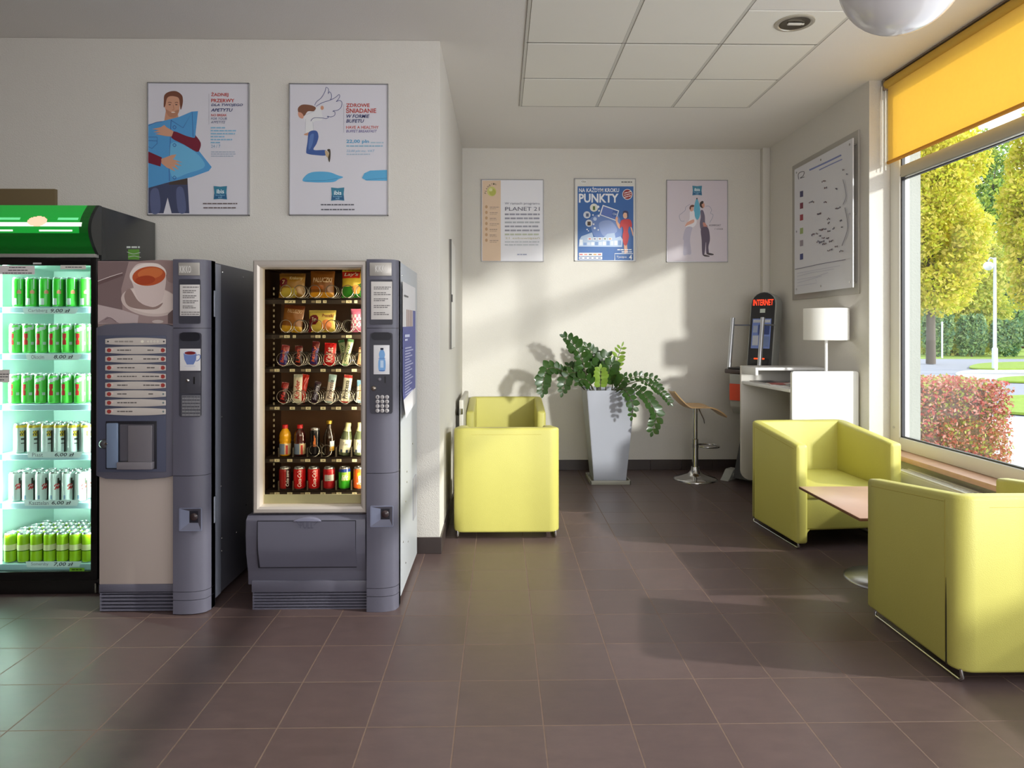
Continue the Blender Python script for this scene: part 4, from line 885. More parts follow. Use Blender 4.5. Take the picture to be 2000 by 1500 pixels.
A = Art(lambda u, v: at(u, v, YC-.004), (0, -1, 0), o); A.text((226, 224, 220), 'KIKKO', 351, 519, 373, 533, .01); A.build('name_lettering', t)
insert('instruction_window', 350, 545, 391, 632, gd, .003, rad=.006)
insert('instruction_sheet', 352, 556, 391, 617, C((212, 208, 206)), .0045, .0005)
A = Art(lambda u, v: at(u, v, YC-.0047), (0, -1, 0), o)
for i, v in enumerate((560, 567, 570.5, 577, 580.5, 587, 590.5, 597, 600.5, 609, 613)): A.words((110, 106, 106), 357 if i < 9 else 354, 388-(i*5 % 12) if i < 9 else 390, v, 1.6, i)
A.build('instruction_print', t)
insert('payment_recess', 350, 650, 393, 814, gd, .002, rad=.012)
insert('recess_hood', 352, 649, 391, 666, gdk, .005, rad=.02)
insert('cup_display', 352, 681, 392, 724, C((226, 224, 226), .25), .004, .0005)
A = Art(lambda u, v: at(u, v, YC-.0043), (0, -1, 0), o)
A.poly((110, 130, 186), [(358.5, 689), (384, 689), (383, 703), (378, 712), (365, 712), (360, 702)]).ell((206, 216, 236), 371.5, 689, 12.8, 4.4).ell((122, 28, 34), 371.5, 689.5, 11, 3.3).line((110, 130, 186), [(383.5, 694), (390, 693), (391, 699), (387, 704), (383, 705)], 1.6).ell((206, 206, 216), 371, 715, 11, 1.8); A.build('cup_picture', t)
insert('coin_plate', 353, 727, 392, 768, mat('coin_plate', (72, 72, 80), .3), .003)
m = MB(); m.off = o; bx(m, YC, 378.5, 736, 381, 750, -.0042, 0); m.build('coin_slot', blk, t, 0)
c = at(367, 743, YC-.003); m = MB(); m.off = o; m.lathe([(.0, .010), (.006, .010), (.010, .004), (.011, 0)], c, 16, rot=Matrix.Rotation(PI/2, 3, 'X')); m.build('return_knob', ch, t, 60)
insert('embossed_plate', 355, 772, 392, 813, C((112, 112, 118), .3), .003)
A = Art(lambda u, v: at(u, v, YC-.0032), (0, -1, 0), o)
for i in range(12): A.words((136, 136, 140) if i % 2 else (84, 84, 92), 356, 391, 774+i*3.2, 2, i)
A.build('emboss_pattern', t)
def coin_return(px0, py0, px1, py1):
    insert('coin_return_rim', px0, py0, px1, py1, mat('return_rim', (120, 124, 146), .3), .003, rad=.006)
    a_ = at(px0+2, py0+2, YC-.0035); b_ = at(px1-2, py1-2, YC-.0035); x0, x1, z0, z1 = a_.x, b_.x, b_.z, a_.z
    y = YC-.0035; xi0, xi1, zi0, zi1 = x0+(x1-x0)*.45, x1-(x1-x0)*.12, z0+(z1-z0)*.34, z1-(z1-z0)*.10
    m = MB(); m.off = o; V = [(x0, y, z0), (x1, y, z0), (x1, y, z1), (x0, y, z1), (xi0, y-.0008, zi0), (xi1, y-.0008, zi0), (xi1, y-.0008, zi1), (xi0, y-.0008, zi1)]
    m.add(V, [[0, 1, 5, 4]], 0).add(V, [[1, 2, 6, 5]], 1).add(V, [[2, 3, 7, 6]], 1).add(V, [[3, 0, 4, 7]], 2).add(V, [[4, 5, 6, 7]], 3)
    m.build('coin_return_cup', [mat('cup_lit_floor', (120, 122, 140), .3), mat('cup_shaded', (66, 64, 74), .3), mat('cup_lit_side', (130, 136, 160), .3), gdk], t, 0)  # wall tones paint the light and shade of a recess on near-flat faces
    cc = Vector(((xi0+xi1)/2, y-.001, (zi0+zi1)/2)); m = MB(); m.off = o; m.lathe([(.0, .006), (.017, .005), (.020, 0)], cc, 20, rot=Matrix.Rotation(PI/2, 3, 'X')); m.build('coin_tray', mat('coin_tray', (58, 46, 48), .25), t, 60)
coin_return(350, 992, 394, 1037)
# ---------------------------------------------------------------- snack machine
Y2 = 3.640; a = at(495, 508, Y2); b = at(779, 1190, Y2); o = Vector(((a.x+b.x)/2, 4.0, 0)); TOP = a.z; XR2 = b.x
t = thing('snack_machine', 'tall snack and drinks vending machine with a glass front', 'vending machine', o)
XLm = at(497, 508, Y2).x; XG0, XG1 = at(512, 700, Y2).x, at(706, 700, Y2).x; ZG0, ZG1 = at(600, 984, Y2).z, at(600, 522, Y2).z
YI = 4.36
m = MB(); m.off = o
m.box(XLm, XLm+.02, Y2+.03, 4.43, .035, TOP-.003, bev=.003); m.box(XLm+.02, XR2-.012, 4.41, 4.43, .035, TOP-.004); m.box(XLm+.02, XR2-.012, Y2+.07, 4.41, TOP-.03, TOP-.003); m.box(XLm+.02, XR2-.012, Y2+.07, 4.41, .035, .10)
m.build('cabinet', mat('machine_back', (90, 92, 104), .4), t)
m = MB(); m.off = o; m.box(XR2-.014, XR2, Y2+.075, 4.43, .03, TOP-.003, bev=.002); m.build('side_panel', gl, t)
m = MB(); m.off = o; m.box(XR2-.012, XR2-.002, Y2+.01, Y2+.035, .04, TOP-.002); m.box(XR2-.014, XR2-.001, Y2+.045, Y2+.075, .04, TOP-.006); m.build('door_edge', mat('edge_light', (160, 166, 180), .35, .3), t)
for z, y in ((1.78, 3.76), (1.38, 3.76), (1.0, 3.76), (.66, 3.95), (.60, 3.95), (.50, 3.90), (.30, 3.80), (.24, 4.0), (.15, 3.9), (.78, 4.2)): m = MB(); m.off = o; m.lathe([(.0, .003), (.005, .002), (.006, 0)], (XR2, y, z), 8, rot=Matrix.Rotation(PI/2, 3, 'Y')); m.build('side_screw', ch, t)
m = MB(); m.off = o; m.box(XR2-.001, XR2+.004, 4.22, 4.36, .30, .56, bev=.002); m.build('side_vent', C((150, 150, 158), .4), t)
for x in (XLm+.06, XR2-.06):
    for y in (Y2+.12, 4.36): m = MB(); m.off = o; m.lathe([(.02, 0), (.02, .04)], (x, y, 0), 12); m.build('levelling_foot', blk, t)
# display frame, mitred with a rounded face
fa = at(497, 509, Y2); fb = at(718, 1000, Y2)
def prof(j): return [(0, 0), (.0, -.018), (.008, -.028), (.024, -.030), (.036, -.024), (.042, -.010), (.044, .03)][j]
m = MB(); m.off = o; V = []
for j in range(7):
    d, y = prof(j)
    V += [(fa.x+d, Y2+y, fb.z+d), (fb.x-d*.80, Y2+y, fb.z+d), (fb.x-d*.80, Y2+y, fa.z-d), (fa.x+d, Y2+y, fa.z-d)]
m.add(V, [[4*j+k, 4*j+(k+1) % 4, 4*j+4+(k+1) % 4, 4*j+4+k] for j in range(6) for k in range(4)]); m.build('display_frame', mat('display_frame', (196, 188, 180), .3, .25), t, 30)
ga = fa.x+.044; gb = fb.x-.035; gz0 = fb.z+.044; gz1 = fa.z-.044
m = MB(); m.off = o; m.box(ga-.004, gb+.004, Y2+.004, Y2+.009, gz0-.004, gz1+.004); m.build('glass_front', glass('machine_glass', (250, 246, 236), .008, .02, .012), t, 0)
m = MB(); m.off = o; m.box(ga, gb, Y2+.020, Y2+.03, gz0, gz0+.045); m.build('window_ledge', mat('ledge_green', (176, 178, 156), .4), t)
# cabinet interior
inn = mat('interior_brown', (92, 60, 34), .45); side_m = mat('interior_mirror', (70, 46, 26), .22, .7)
m = MB(); m.off = o; m.box(XLm+.022, gb+.06, YI-.36, YI-.35, .30, TOP-.035); m.build('interior_back', inn, t, 0)
m = MB(); m.off = o; m.box(XLm+.02, XLm+.026, Y2+.05, YI-.35, .30, TOP-.035); m.build('interior_side', side_m, t, 0)
m = MB(); m.off = o; m.box(gb+.05, gb+.056, Y2+.05, YI-.35, .30, TOP-.035); m.build('interior_side', inn, t, 0)
m = MB(); m.off = o; m.box(XLm+.022, gb+.055, Y2+.035, YI-.35, TOP-.036, TOP-.03); m.build('interior_ceiling', inn, t, 0)
YS = 3.72     # front edge of trays
shelf_py = [583, 651, 717, 791, 893, 958]; SZ = [at(600, v, YS).z for v in shelf_py]
m = MB(); m.off = o
m.build
def slot_x(px, Y=YS): return at(px, 700, Y).x
def tags(k, pairs):
    z = SZ[k]; m = MB(); m.off = o; m.box(XLm+.03, gb+.045, YS, YS+.004, z-.030, z+.0); m.box(XLm+.03, gb+.045, YS, YI-.36, z-.006, z-.002); m.build('tray', mat('tray_dark', (44, 34, 28), .4), t, 0)
    A = Art(lambda u, v: at(u, v, YS), (0, -1, 0), o); n0 = [71, 61, 51, 41, 31, 21][k]; v = shelf_py[k]+3.6
    for j, (u, w) in enumerate(pairs):
        A.rect((222, 214, 176), u, v, u+w, v+5.4); A.text((60, 50, 40), str(n0+j), u+w*.25, v+1, u+w*.75, v+4.4, .01)
        if w < 14 and j % 2 == 0: A.rect((128, 116, 92), u-9, v+.4, u-1.5, v+5)
    A.build('price_tags', t)
tags(0, [(556, 21), (590, 7), (617, 10), (631, 7), (676, 11), (692, 6)]); tags(1, [(555, 11), (572, 6), (616, 10), (630, 6), (676, 11)])
for k in (2, 3): tags(k, [(536, 10), (566, 10), (597, 10), (626, 10), (656, 10), (687, 10)])
for k in (4, 5): tags(k, [(536, 10), (561, 10), (596, 10), (626, 10), (657, 10), (688, 9)])
m = MB(); m.off = o; xx = at(532, 700, YS).x
z = .62
while z < 1.72: m.box(xx-.003, xx+.003, YS+.02, YS+.03, z, z+.013); z += .03
m.build('shelf_track', mat('track', (176, 166, 140), .3, .6), t, 0)
def coil(px, k, r=.0365, turns=6):
    m = MB(); m.off = o; x = slot_x(px); z = SZ[k]+.004+r; N = turns*22; y0 = YS-.012
    m.tube([(x+r*math.sin(2*PI*i/22), y0+.045*i/22, z-r*math.cos(2*PI*i/22)) for i in range(N+1)], .0022, 5); return m.build('coil', mat('coil_chrome', (190, 186, 176), .25, .9), t, 180)
for k in (0, 1):
    for px in (557, 584, 618 if k else 613, 646, 678, 706): coil(px, k, .0345, 4)
for k in (2, 3):
    for px in (551, 581, 611, 642, 672, 702): coil(px, k)
for px in (613, 637): coil(px, 4, .030, 3)
for k in (4, 5):
    for px in (543, 571, 599, 627, 655, 685): m = MB(); m.off = o; x = slot_x(px); m.box(x-.0012, x+.0012, YS+.004, YI-.37, SZ[k]-.002, SZ[k]+.05); m.build('lane_divider', mat('divider', (96, 88, 76), .3, .5), t, 0)
al = bpy.data.lights.new('machine_strip_light', 'AREA'); al.shape = 'RECTANGLE'; al.size = .03; al.size_y = 1.0; al.energy = 7.5; al.color = (1, .93, .78)
ao = bpy.data.objects.new('machine_strip_light', al); COL.objects.link(ao); ao.location = (gb+.035, Y2+.045, 1.15); ao.rotation_euler = Vector((-1, .35, 0)).to_track_quat('-Z', 'Y').to_euler()
al.size, al.size_y = .03, 1.1
# lower drawer, flap, base
da = at(488, 1004, Y2); db = at(717, 1114, Y2)
m = MB(); m.off = o; zt, zb = da.z, at(600, 1140, Y2).z; yb = Y2+.05
m.prism([(yb, zt), (Y2-.018, zt), (Y2-.045, zt-.02), (Y2-.050, zt-.10), (Y2-.042, zt-.20), (Y2-.016, zt-.30), (Y2-.012, zb), (yb, zb)], 'x', da.x-.006, db.x+.001, bev=.006); m.build('delivery_housing', gm, t, 30)
pl = [(504, 1017), (694, 1017), (695, 1110), (508, 1110), (504, 1060)]
def bulgeY(z): 
    q = (zt-z)/.32
    return Y2-.045-.010*math.sin(PI*min(1, max(0, q)))+ .028*max(0, q-.55)/.45
fz0, fz1 = at(600, 1109, Y2-.05).z, at(600, 1018, Y2-.05).z; fx0, fx1 = at(504, 1060, Y2-.05).x, at(694, 1060, Y2-.05).x
m = MB(); m.off = o; m.grid(lambda u, v: (fx0-.004+(fx1-fx0+.008)*u, bulgeY(fz0+(fz1-fz0)*v)-.0035, fz0-.005+(fz1-fz0+.009)*v), 1, 10); m.build('flap_gap', gdk, t, 60, fix=False)
m = MB(); m.off = o; m.grid(lambda u, v: (fx0+(fx1-fx0)*u+.006*(1-v), bulgeY(fz0+(fz1-fz0)*v)-.0055, fz0+(fz1-fz0)*v), 2, 12); m.build('delivery_flap', mat('flap_grey', (90, 89, 103), .42, bump=.12, bscale=600), t, 60, fix=False)
c = at(600, 1014, Y2-.053); m = MB(); m.off = o
m.prism([(c.x-.075+.15*i/12, c.z-.012+.020*math.sin(PI*i/12)**.6) for i in range(13)], 'y', c.y-.004, c.y+.03, bev=.003); m.build('pull_grip', mat('grip', (120, 120, 140), .35), t)
A = Art(lambda u, v: at(u, v, Y2-.0585), (0, -1, 0), o); A.text((76, 76, 92), 'PULL', 586, 1020, 612, 1032, 0, 0); A.line((76, 76, 92), [(578, 1018), (585, 1026)], 1).line((76, 76, 92), [(621, 1018), (613, 1026)], 1); A.build('pull_lettering', t)
m = MB(); m.off = o; bx(m, Y2, 494, 1132, 718, 1153, -.022, .03, .004); m.build('plinth', gm, t)
louvres(t, o, Y2-.010, 494, 1154, 718, 1187, 6, .05)
cuts = [508, 641, 920, 1141, 1157, 1187]
column(t, o, Y2, 720, 779, 508, 1190, cuts); YC = Y2-.0625
m = MB(); m.off = o; bx(m, Y2, 717, 509, 721, 1185, .0, .05); m.build('column_joint', blk, t, 0)
insert('name_plate', 722, 513, 765, 539, silver, .004)
A = Art(lambda u, v: at(u, v, YC-.004), (0, -1, 0), o); A.text((226, 224, 220), 'KIKKO', 733, 518, 757, 531, .01); A.build('name_lettering', t)
insert('instruction_window', 723, 546, 767, 634, gd, .003, rad=.006); insert('instruction_sheet', 725, 550, 766, 624, C((216, 212, 208)), .0045, .0005)
A = Art(lambda u, v: at(u, v, YC-.0047), (0, -1, 0), o)
for i, v in enumerate((560, 563.5, 571, 574.5, 583, 586.5, 596, 599.5, 610, 613.5)): A.words((110, 106, 106), 730, 764-(i*5 % 14), v, 1.6, i+3)
A.build('instruction_print', t)
insert('payment_recess', 723, 650, 767, 808, gd, .002, rad=.012); insert('recess_hood', 725, 649, 765, 664, gdk, .005, rad=.02)
insert('bottle_display', 730, 674, 761, 731, C((224, 224, 228), .25), .004, .0005)
A = Art(lambda u, v: at(u, v, YC-.0043), (0, -1, 0), o)
A.poly((120, 168, 220), [(743, 684), (749, 684), (752, 692), (751, 699), (753, 706), (753, 720), (750, 725), (742, 725), (739, 720), (739, 706), (741, 699), (740, 692)], True, 3).rect((22, 28, 54), 743, 679.5, 749, 683.5).poly((190, 214, 240), [(743, 704), (749, 704), (749, 718), (743, 718)]).line((70, 110, 190), [(739, 700), (753, 700)], .8).line((50, 90, 170), [(740, 724), (752, 724)], 1.4); A.build('bottle_picture', t)
m = MB(); m.off = o; bx(m, YC, 751.5, 735, 753.5, 748, -.0042, 0); m.build('coin_slot', blk, t, 0)
c = at(741, 741, YC-.002); m = MB(); m.off = o; m.lathe([(.0, .008), (.006, .008), (.009, .003), (.010, 0)], c, 16, rot=Matrix.Rotation(PI/2, 3, 'X')); m.build('return_knob', mat('knob_grey', (110, 108, 116), .3), t, 60)
c = at(730, 758.5, YC-.002); m = MB(); m.off = o; m.lathe([(.0, .010), (.008, .010), (.013, .004), (.014, 0)], c, 18, rot=Matrix.Rotation(PI/2, 3, 'X')); m.build('lock', mat('lock_steel', (150, 140, 130), .25, .8), t, 60)
for j, v in enumerate((775.5, 784.3, 793.2, 802)):
    for i, u in enumerate((737.5, 746.7, 755.8)):
        c = at(u, v, YC-.002); m = MB(); m.off = o; m.lathe([(.0, .006), (.009, .0055), (.0105, .003), (.0108, 0)], c, 16, rot=Matrix.Rotation(PI/2, 3, 'X')); m.build('key', C((196, 192, 192), .3), t, 60)
A = Art(lambda u, v: at(u, v, YC-.0083), (0, -1, 0), o)
for j, v in enumerate((775.5, 784.3, 793.2, 802)):
    for i, u in enumerate((737.5, 746.7, 755.8)): A.text((80, 76, 84), '123456789C0E'[j*3+i], u-1.2, v-1.7, u+1.2, v+1.7, .01)
A.build('key_digits', t)
coin_return(723, 988, 768, 1029)
# blue notice sheet on the machine's side
g = thing('notice_sheet', 'blue and white curling notice sheet taped to the side of the snack machine', 'poster', (XR2+.004, 4.0, 1.38)); XP = XR2+.006
m = MB(); m.off = Vector((XR2+.004, 4.0, 1.38))
def ps(u, v): 
    y = 3.70+.60*u; z = 1.0+.745*v; return (XP+.018*max(0, .18-v)/.18*(1-u)+.006*(1-u)**3, y, z+.02*u*(1-v))
def pc(u, v):
    if v > .80 or v < .12: return 0
    if v > .66: return 2 if (.25 < u < .75 and int(u*24) % 3) else (1 if u > .8 else 0)
    return 1
m.grid(ps, 24, 30, paint=pc); m.build('sheet', [C((214, 212, 216)), C((78, 84, 152)), C((150, 120, 110))], g, 180, fix=False)
A = Art(lambda u, v: Vector((XP+.0075*(1-u)**3+.0008, 3.70+.60*u, 1.0+.745*v)), (1, 0, 0), Vector((XR2+.004, 4.0, 1.38)))
for i in range(17): A.line((186, 188, 220), [(.14, .155+i*.022), (.78-(i*7 % 5)*.07, .155+i*.022)], .009, False)
A.line((200, 204, 236), [(.12, .60), (.5, .60)], .02, False).line((200, 204, 236), [(.12, .57), (.34, .57)], .014, False); A.line((70, 70, 80), [(.1, .90), (.4, .90)], .012, False); A.build('notice_print', g)
# ---------------------------------------------------------------- beer cooler
Yd = 3.835; XC0, XC1 = -2.875, -2.245
o = Vector(((XC0+XC1)/2, 4.15, 0)); t = thing('drinks_cooler', 'tall black glass-door beer cooler with a glowing green header', 'cooler', o)
cb_ = mat('cooler_black', (40, 42, 42), .25); HB = at(180, 497, Yd).z; HT = at(180, 400, Yd).z
m = MB(); m.off = o
m.box(XC0, XC0+.025, Yd+.04, 4.47, .05, HT-.002); m.box(XC1-.025, XC1, Yd+.04, 4.47, .05, HT-.002, bev=.002); m.box(XC0+.025, XC1-.025, 4.44, 4.47, .05, HT-.002); m.box(XC0+.025, XC1-.025, Yd+.04, 4.44, HT-.02, HT-.002); m.box(XC0+.025, XC1-.025, Yd+.04, 4.44, .05, .10); m.box(XC0+.025, XC1-.025, Yd+.04, 4.44, at(100, 505, Yd).z, at(100, 500, Yd).z+.02)
m.build('cabinet', cb_, t, 30)
m = MB(); m.off = o; m.box(XC0+.01, XC1-.005, Yd+.02, Yd+.06, .0, .10, bev=.003); m.box(XC0+.02, XC1-.02, Yd+.08, 4.4, 0, .05); m.build('kick_plate', mat('kick_black', (20, 18, 18), .3), t)
cur = [(Yd+.04, HT)]+[(Yd+.04-.095*math.sin(PI*(.06+.86*i/12))-.005, HT-(HT-HB)*i/12) for i in range(13)]+[(Yd+.04, HB)]
for x0, x1 in ((XC1-.018, XC1-.001), (XC0, XC0+.016)): m = MB(); m.off = o; m.prism(cur, 'x', x0, x1); m.build('header_end', cb_, t, 30)
hx0, hx1 = XC0+.016, XC1-.018
def hp(u, v):
    i = v*12; k = min(11, int(i)); f = i-k; y = cur[1+k][0]*(1-f)+cur[2+k][0]*f; z = cur[1+k][1]*(1-f)+cur[2+k][1]*f; return (hx0+(hx1-hx0)*u, y+.002, z)
GA, GB, GC = mat('header_green', (24, 150, 52), .15, emit=.55, coat=.5), mat('header_dark_green', (8, 76, 20), .15, emit=.35, coat=.5), mat('header_band', (226, 244, 220), .2, emit=.9)
GD, GE = mat('header_badge', (236, 190, 160), .2, emit=.8), mat('header_mint', (110, 220, 150), .2, emit=.6)
def hc(u, v):
    x = at(0, 450, Yd).x; px = (hx0+(hx1-hx0)*u)
    q = (px-at(0, 450, Yd).x)/(at(180, 450, Yd).x-x)      # 0..1 across the visible part
    if (q-.47)**2/.011+(v-.36)**2/.011 < 1: return 3
    if .385 < v < .47 and q < .95: return 2
    if .535 < v < .575 and (q < .22 or .5 < q < .85): return 2
    if .29 < v < .34 and (q < .28 or .68 < q < .9): return 4
    return 0 if v < .60 and q < .93 else 1
m = MB(); m.off = o; m.grid(hp, 96, 60, paint=hc); m.build('lit_header', [GA, GB, GC, GD, GE], t, 180, fix=False)
m = MB(); m.off = o; m.box(XC0, XC1-.01, Yd-.012, Yd+.03, at(100, 503, Yd).z, at(100, 496, Yd).z, bev=.002); m.build('header_trim', mat('trim_silver', (170, 168, 164), .3, .4), t)
dz0, dz1 = at(100, 1134, Yd).z, at(100, 504, Yd).z; wx1 = at(176.5, 700, Yd).x; wx0 = XC0+.045; wz1, wz0 = at(100, 518, Yd).z, at(100, 1117, Yd).z
m = MB(); m.off = o; df = mat('door_black', (16, 16, 17), .22)
m.box(wx1, XC1-.004, Yd, Yd+.035, dz0, dz1, bev=.004); m.box(XC0, wx0, Yd, Yd+.035, dz0, dz1, bev=.004); m.box(wx0, wx1, Yd, Yd+.035, wz1, dz1, bev=.002); m.box(wx0, wx1, Yd, Yd+.035, dz0, wz0, bev=.002); m.build('door_frame', df, t)
m = MB(); m.off = o; m.box(wx0, wx1, Yd+.012, Yd+.016, wz0, wz1); m.build('door_glass', glass('cooler_glass', (244, 255, 250), .008, .02, .012), t, 0)
m = MB(); m.off = o; bx(m, Yd, 65, 513, 81, 516, -.002, 0); m.build('door_badge', C((206, 206, 206)), t, 0)
c = at(188, 1145, Yd-.0); m = MB(); m.off = o; m.box(c.x-.004, c.x+.004, c.y-.01, c.y+.01, c.z-.035, c.z+.02, bev=.002); m.build('hinge_pin', ch, t)
ci = mat('cooler_liner', (204, 226, 220), .4); XI0, XI1 = XC0+.032, XC1-.03; ZI1 = at(100, 512, Yd).z
m = MB(); m.off = o; m.box(XC0+.025, XI0, Yd+.04, 4.39, .10, ZI1); m.box(XI1, XC1-.025, Yd+.04, 4.39, .10, ZI1); m.box(XI0, XI1, 4.385, 4.40, .10, ZI1); m.box(XI0, XI1, Yd+.04, 4.39, ZI1-.005, ZI1); m.box(XI0, XI1, Yd+.04, 4.39, .10, .108); m.build('liner', ci, t, 0)
m = MB(); m.off = o; m.box(XI0+.24, XI0+.27, 4.365, 4.385, .11, ZI1); m.build('back_rail', C((150, 190, 180)), t, 0)
m = MB(); m.off = o; m.tube([(XI0+.016, Yd+.06, .16), (XI0+.016, Yd+.06, 1.80)], .011, 12); m.build('light_tube', mat('tube_light', (226, 255, 244), .5, emit=5), t)
al = bpy.data.lights.new('cooler_light', 'AREA'); al.shape = 'RECTANGLE'; al.size = .04; al.size_y = 1.5; al.energy = 15; al.color = (.80, 1, .92)
ao = bpy.data.objects.new('cooler_light', al); COL.objects.link(ao); ao.location = (XI0+.035, Yd+.055, 1.08); ao.rotation_euler = Vector((1, .45, 0)).to_track_quat('-Z', 'Y').to_euler()
al2 = al.copy(); al2.energy = 8; ao2 = bpy.data.objects.new('cooler_light_right', al2); COL.objects.link(ao2); ao2.location = (XI1-.015, Yd+.055, 1.08); ao2.rotation_euler = Vector((-1, .6, 0)).to_track_quat('-Z', 'Y').to_euler()
YCa = 3.93; cz = [at(100, v, YCa).z for v in (600, 690, 788, 884, 978, 1096)]
PL = [('Carlsberg', '9,00 zł'), ('Okocim', '8,00 zł'), None, ('Piast', '6,00 zł'), ('Kasztelan', '6,00 zł'), ('Somersby', '7,00 zł')]
for k, z in enumerate(cz):
    m = MB(); m.off = o; m.box(XI0+.004, XI1-.004, YCa-.040, 4.38, z-.006, z-.001); m.build('shelf', mat('shelf_wire', (206, 232, 226), .3, trans=.4), t, 0)
    m = MB(); m.off = o; m.box(XI0+.004, XI1-.004, YCa-.046, YCa-.042, z-.034, z-.001, bev=.001, seg=1); m.build('shelf_edge', mat('shelf_edge', (206, 226, 236), .3, trans=.3), t, 0)
    if PL[k]:
        v0 = [600, 690, 788, 881, 975, 1095][k]; u0 = [44, 50, 0, 52, 46, 50][k]; Ye = YCa-.0465
        A = Art(lambda u, v: at(u, v, Ye), (0, -1, 0), o); A.poly((238, 240, 246), [(u0, v0+1.5), (u0+110, v0+1.5), (u0+104, v0+13), (u0+3, v0+13)])
        A.text((120, 120, 134), PL[k][0], u0+11, v0+3.4, u0+11+4.2*len(PL[k][0]), v0+11, 0); A.text((44, 44, 60), PL[k][1], u0+55, v0+3.2, u0+93, v0+11.4, .012, .2); A.build('price_label', t)
for rc_, col_, lines in (((-4, 519, 68, 536), (226, 222, 222), ((521.5, 18, 50), (527, 16, 54), (532.5, 5, 64))), ((118, 518, 168, 526), (226, 226, 218), ((521, 128, 160),)), ((-8, 722, 19, 747), (226, 222, 218), ((730, 0, 17), (735, 0, 17), (741, 0, 8)))):
    A = Art(lambda u, v: at(u, v, Yd), (0, -1, 0), o); A.rect(col_, *rc_)
    for v, a_, b_ in lines: A.words((90, 86, 90), a_, b_, v, 1.8, int(v))
    A.build('door_notice', t)
A = Art(lambda u, v: at(u, v, Yd+.009), (0, -1, 0), o); A.rect((112, 176, 40), 136, 1109, 165, 1117).words((60, 100, 20), 140, 160, 1111, 3, 4); A.build('green_sticker', t)
A = Art(lambda u, v: atx(u, v, XC1), (1, 0, 0), o); A.rect((88, 150, 40), 250, 487, 272, 507); A.words((200, 206, 200), 247, 273, 481, 3.5, 3); A.line((190, 200, 190), [(248, 492), (260, 496), (274, 493)], 1.2).line((190, 200, 190), [(250, 502), (262, 500), (275, 503)], 1.2); A.build('side_sticker', t)
# ---------------------------------------------------------------- cans and bottles
def can_prof(r, h, n=26):
    P = [(r*.55, .002), (r*.78, 0), (r*.9, .004), (r, .012)]+[(r, .012+(h-.030)*i/n) for i in range(1, n+1)]+[(r*.93, h-.008), (r*.84, h-.003), (r*.84, h), (r*.80, h-.002), (r*.78, h-.005), (0.0001, h-.005)]
    return P
LID = mat('can_lid', (196, 196, 196), .25, .8)
def wraptext(m, txt, r, a0, z0, hgt, wid, vertical, mi, bold=.01, shear=.2):
    vs, fs = glyphs(txt, bold, shear); x0 = min(v[0] for v in vs); x1 = max(v[0] for v in vs); y0 = min(v[1] for v in vs); y1 = max(v[1] for v in vs); V = []
    for x, y in vs:
        u = (x-x0)/(x1-x0)-.5; v = (y-y0)/(y1-y0)-.5
        if vertical: a = a0-v*wid/r; z = z0+u*hgt
        else: a = a0+u*wid/r; z = z0+v*hgt
        V.append(((r+.0009)*math.sin(a), -(r+.0009)*math.cos(a), z))
    m.add(V, fs, mi)
def can_mesh(r, h, mats, paint, txt=None, n=40):
    m = MB(); P = can_prof(r, h)
    def pt(a, z):
        if z > h-.012 or z < .004: return 0
        return paint(a, z)
    m.lathe(P, (0, 0, 0), n, paint=pt, cap=False)
    if txt: wraptext(m, *txt)
    me = m.build('can', [LID]+mats, None, 40); return me
def paints():
    g1 = mat('can_green', (62, 186, 48), .25, 0); g1d = mat('can_green_edge', (30, 130, 36), .25, 0); wh = mat('can_white', (204, 206, 206), .3); bd = mat('can_badge', (226, 130, 100), .3)
    g2 = mat('can_bright_green', (88, 200, 72), .25, 0); rd_ = mat('can_red', (190, 40, 44), .3); gold = mat('can_gold', (206, 170, 50), .3, .3); dk = mat('can_dark', (60, 54, 48), .35)
    lime = mat('can_lime', (160, 192, 30), .22, 0); cream = mat('can_cream', (226, 216, 160), .4); limed = mat('can_lime_dark', (84, 124, 14), .22, .2)
    def cA(a, z):
        if ((a-.25)*.033)**2+(z-.085)**2 < .011**2: return 3
        if -.75 < a < -.15 and .012 < z < .048: return 2
        if .35 < a < .5: return 2 if z > .1 else 1
        return 4 if abs(a) > .9 else 1
    def cB(a, z):
        if .128+.012*a < z < .148+.012*a and -.9 < a < .9: return 2
        q = abs(a+.35)
        if .050 < z < .075 and q < .28 or .085 < z < .112 and q < .34: return 3
        if .075 <= z <= .085 and q < .14: return 3
        if .05 < z < .066 and .35 < a < .8: return 2
        return 4 if abs(a) > 1.15 else 1
    def cP(a, z):
        if z > .146: return 2
        if .098 < z < .128 and .1 < a < .75: return 2 if (int(z*400)+int(a*9)) % 3 else 3
        if .055 < z < .092 and .25 < a < .75 and int(z*450) % 2: return 3
        return 3 if .78 < a < 1.05 and z < .13 else 1
    def cK(a, z):
        if .072 < z < .100 and .15 < a < .85: return 2 if (int(z*420)+int(a*8)) % 3 else 1
        if .10 < z < .135 and .6 < a < .9: return 3
        if .018 < z < .036 and -.6 < a < -.3: return 4
        return 3 if .85 < a < 1.1 and z < .12 else 1
    def cS(a, z):
        if .070 < z < .102: return 2
        if .064 < z < .070: return 3
        return 3 if abs(a) > .95 else 1
    return [([g1, wh, bd, g1d], cA), ([g2, wh, rd_, g1d], cB), ([wh, gold, dk], cP), ([wh, rd_, dk, mat('can_bluegrey', (130, 150, 180), .3)], cK), ([lime, cream, limed], cS)]
PT = paints(); protos = []
for ms, fn in PT: protos.append(can_mesh(.033, .168, ms, fn))
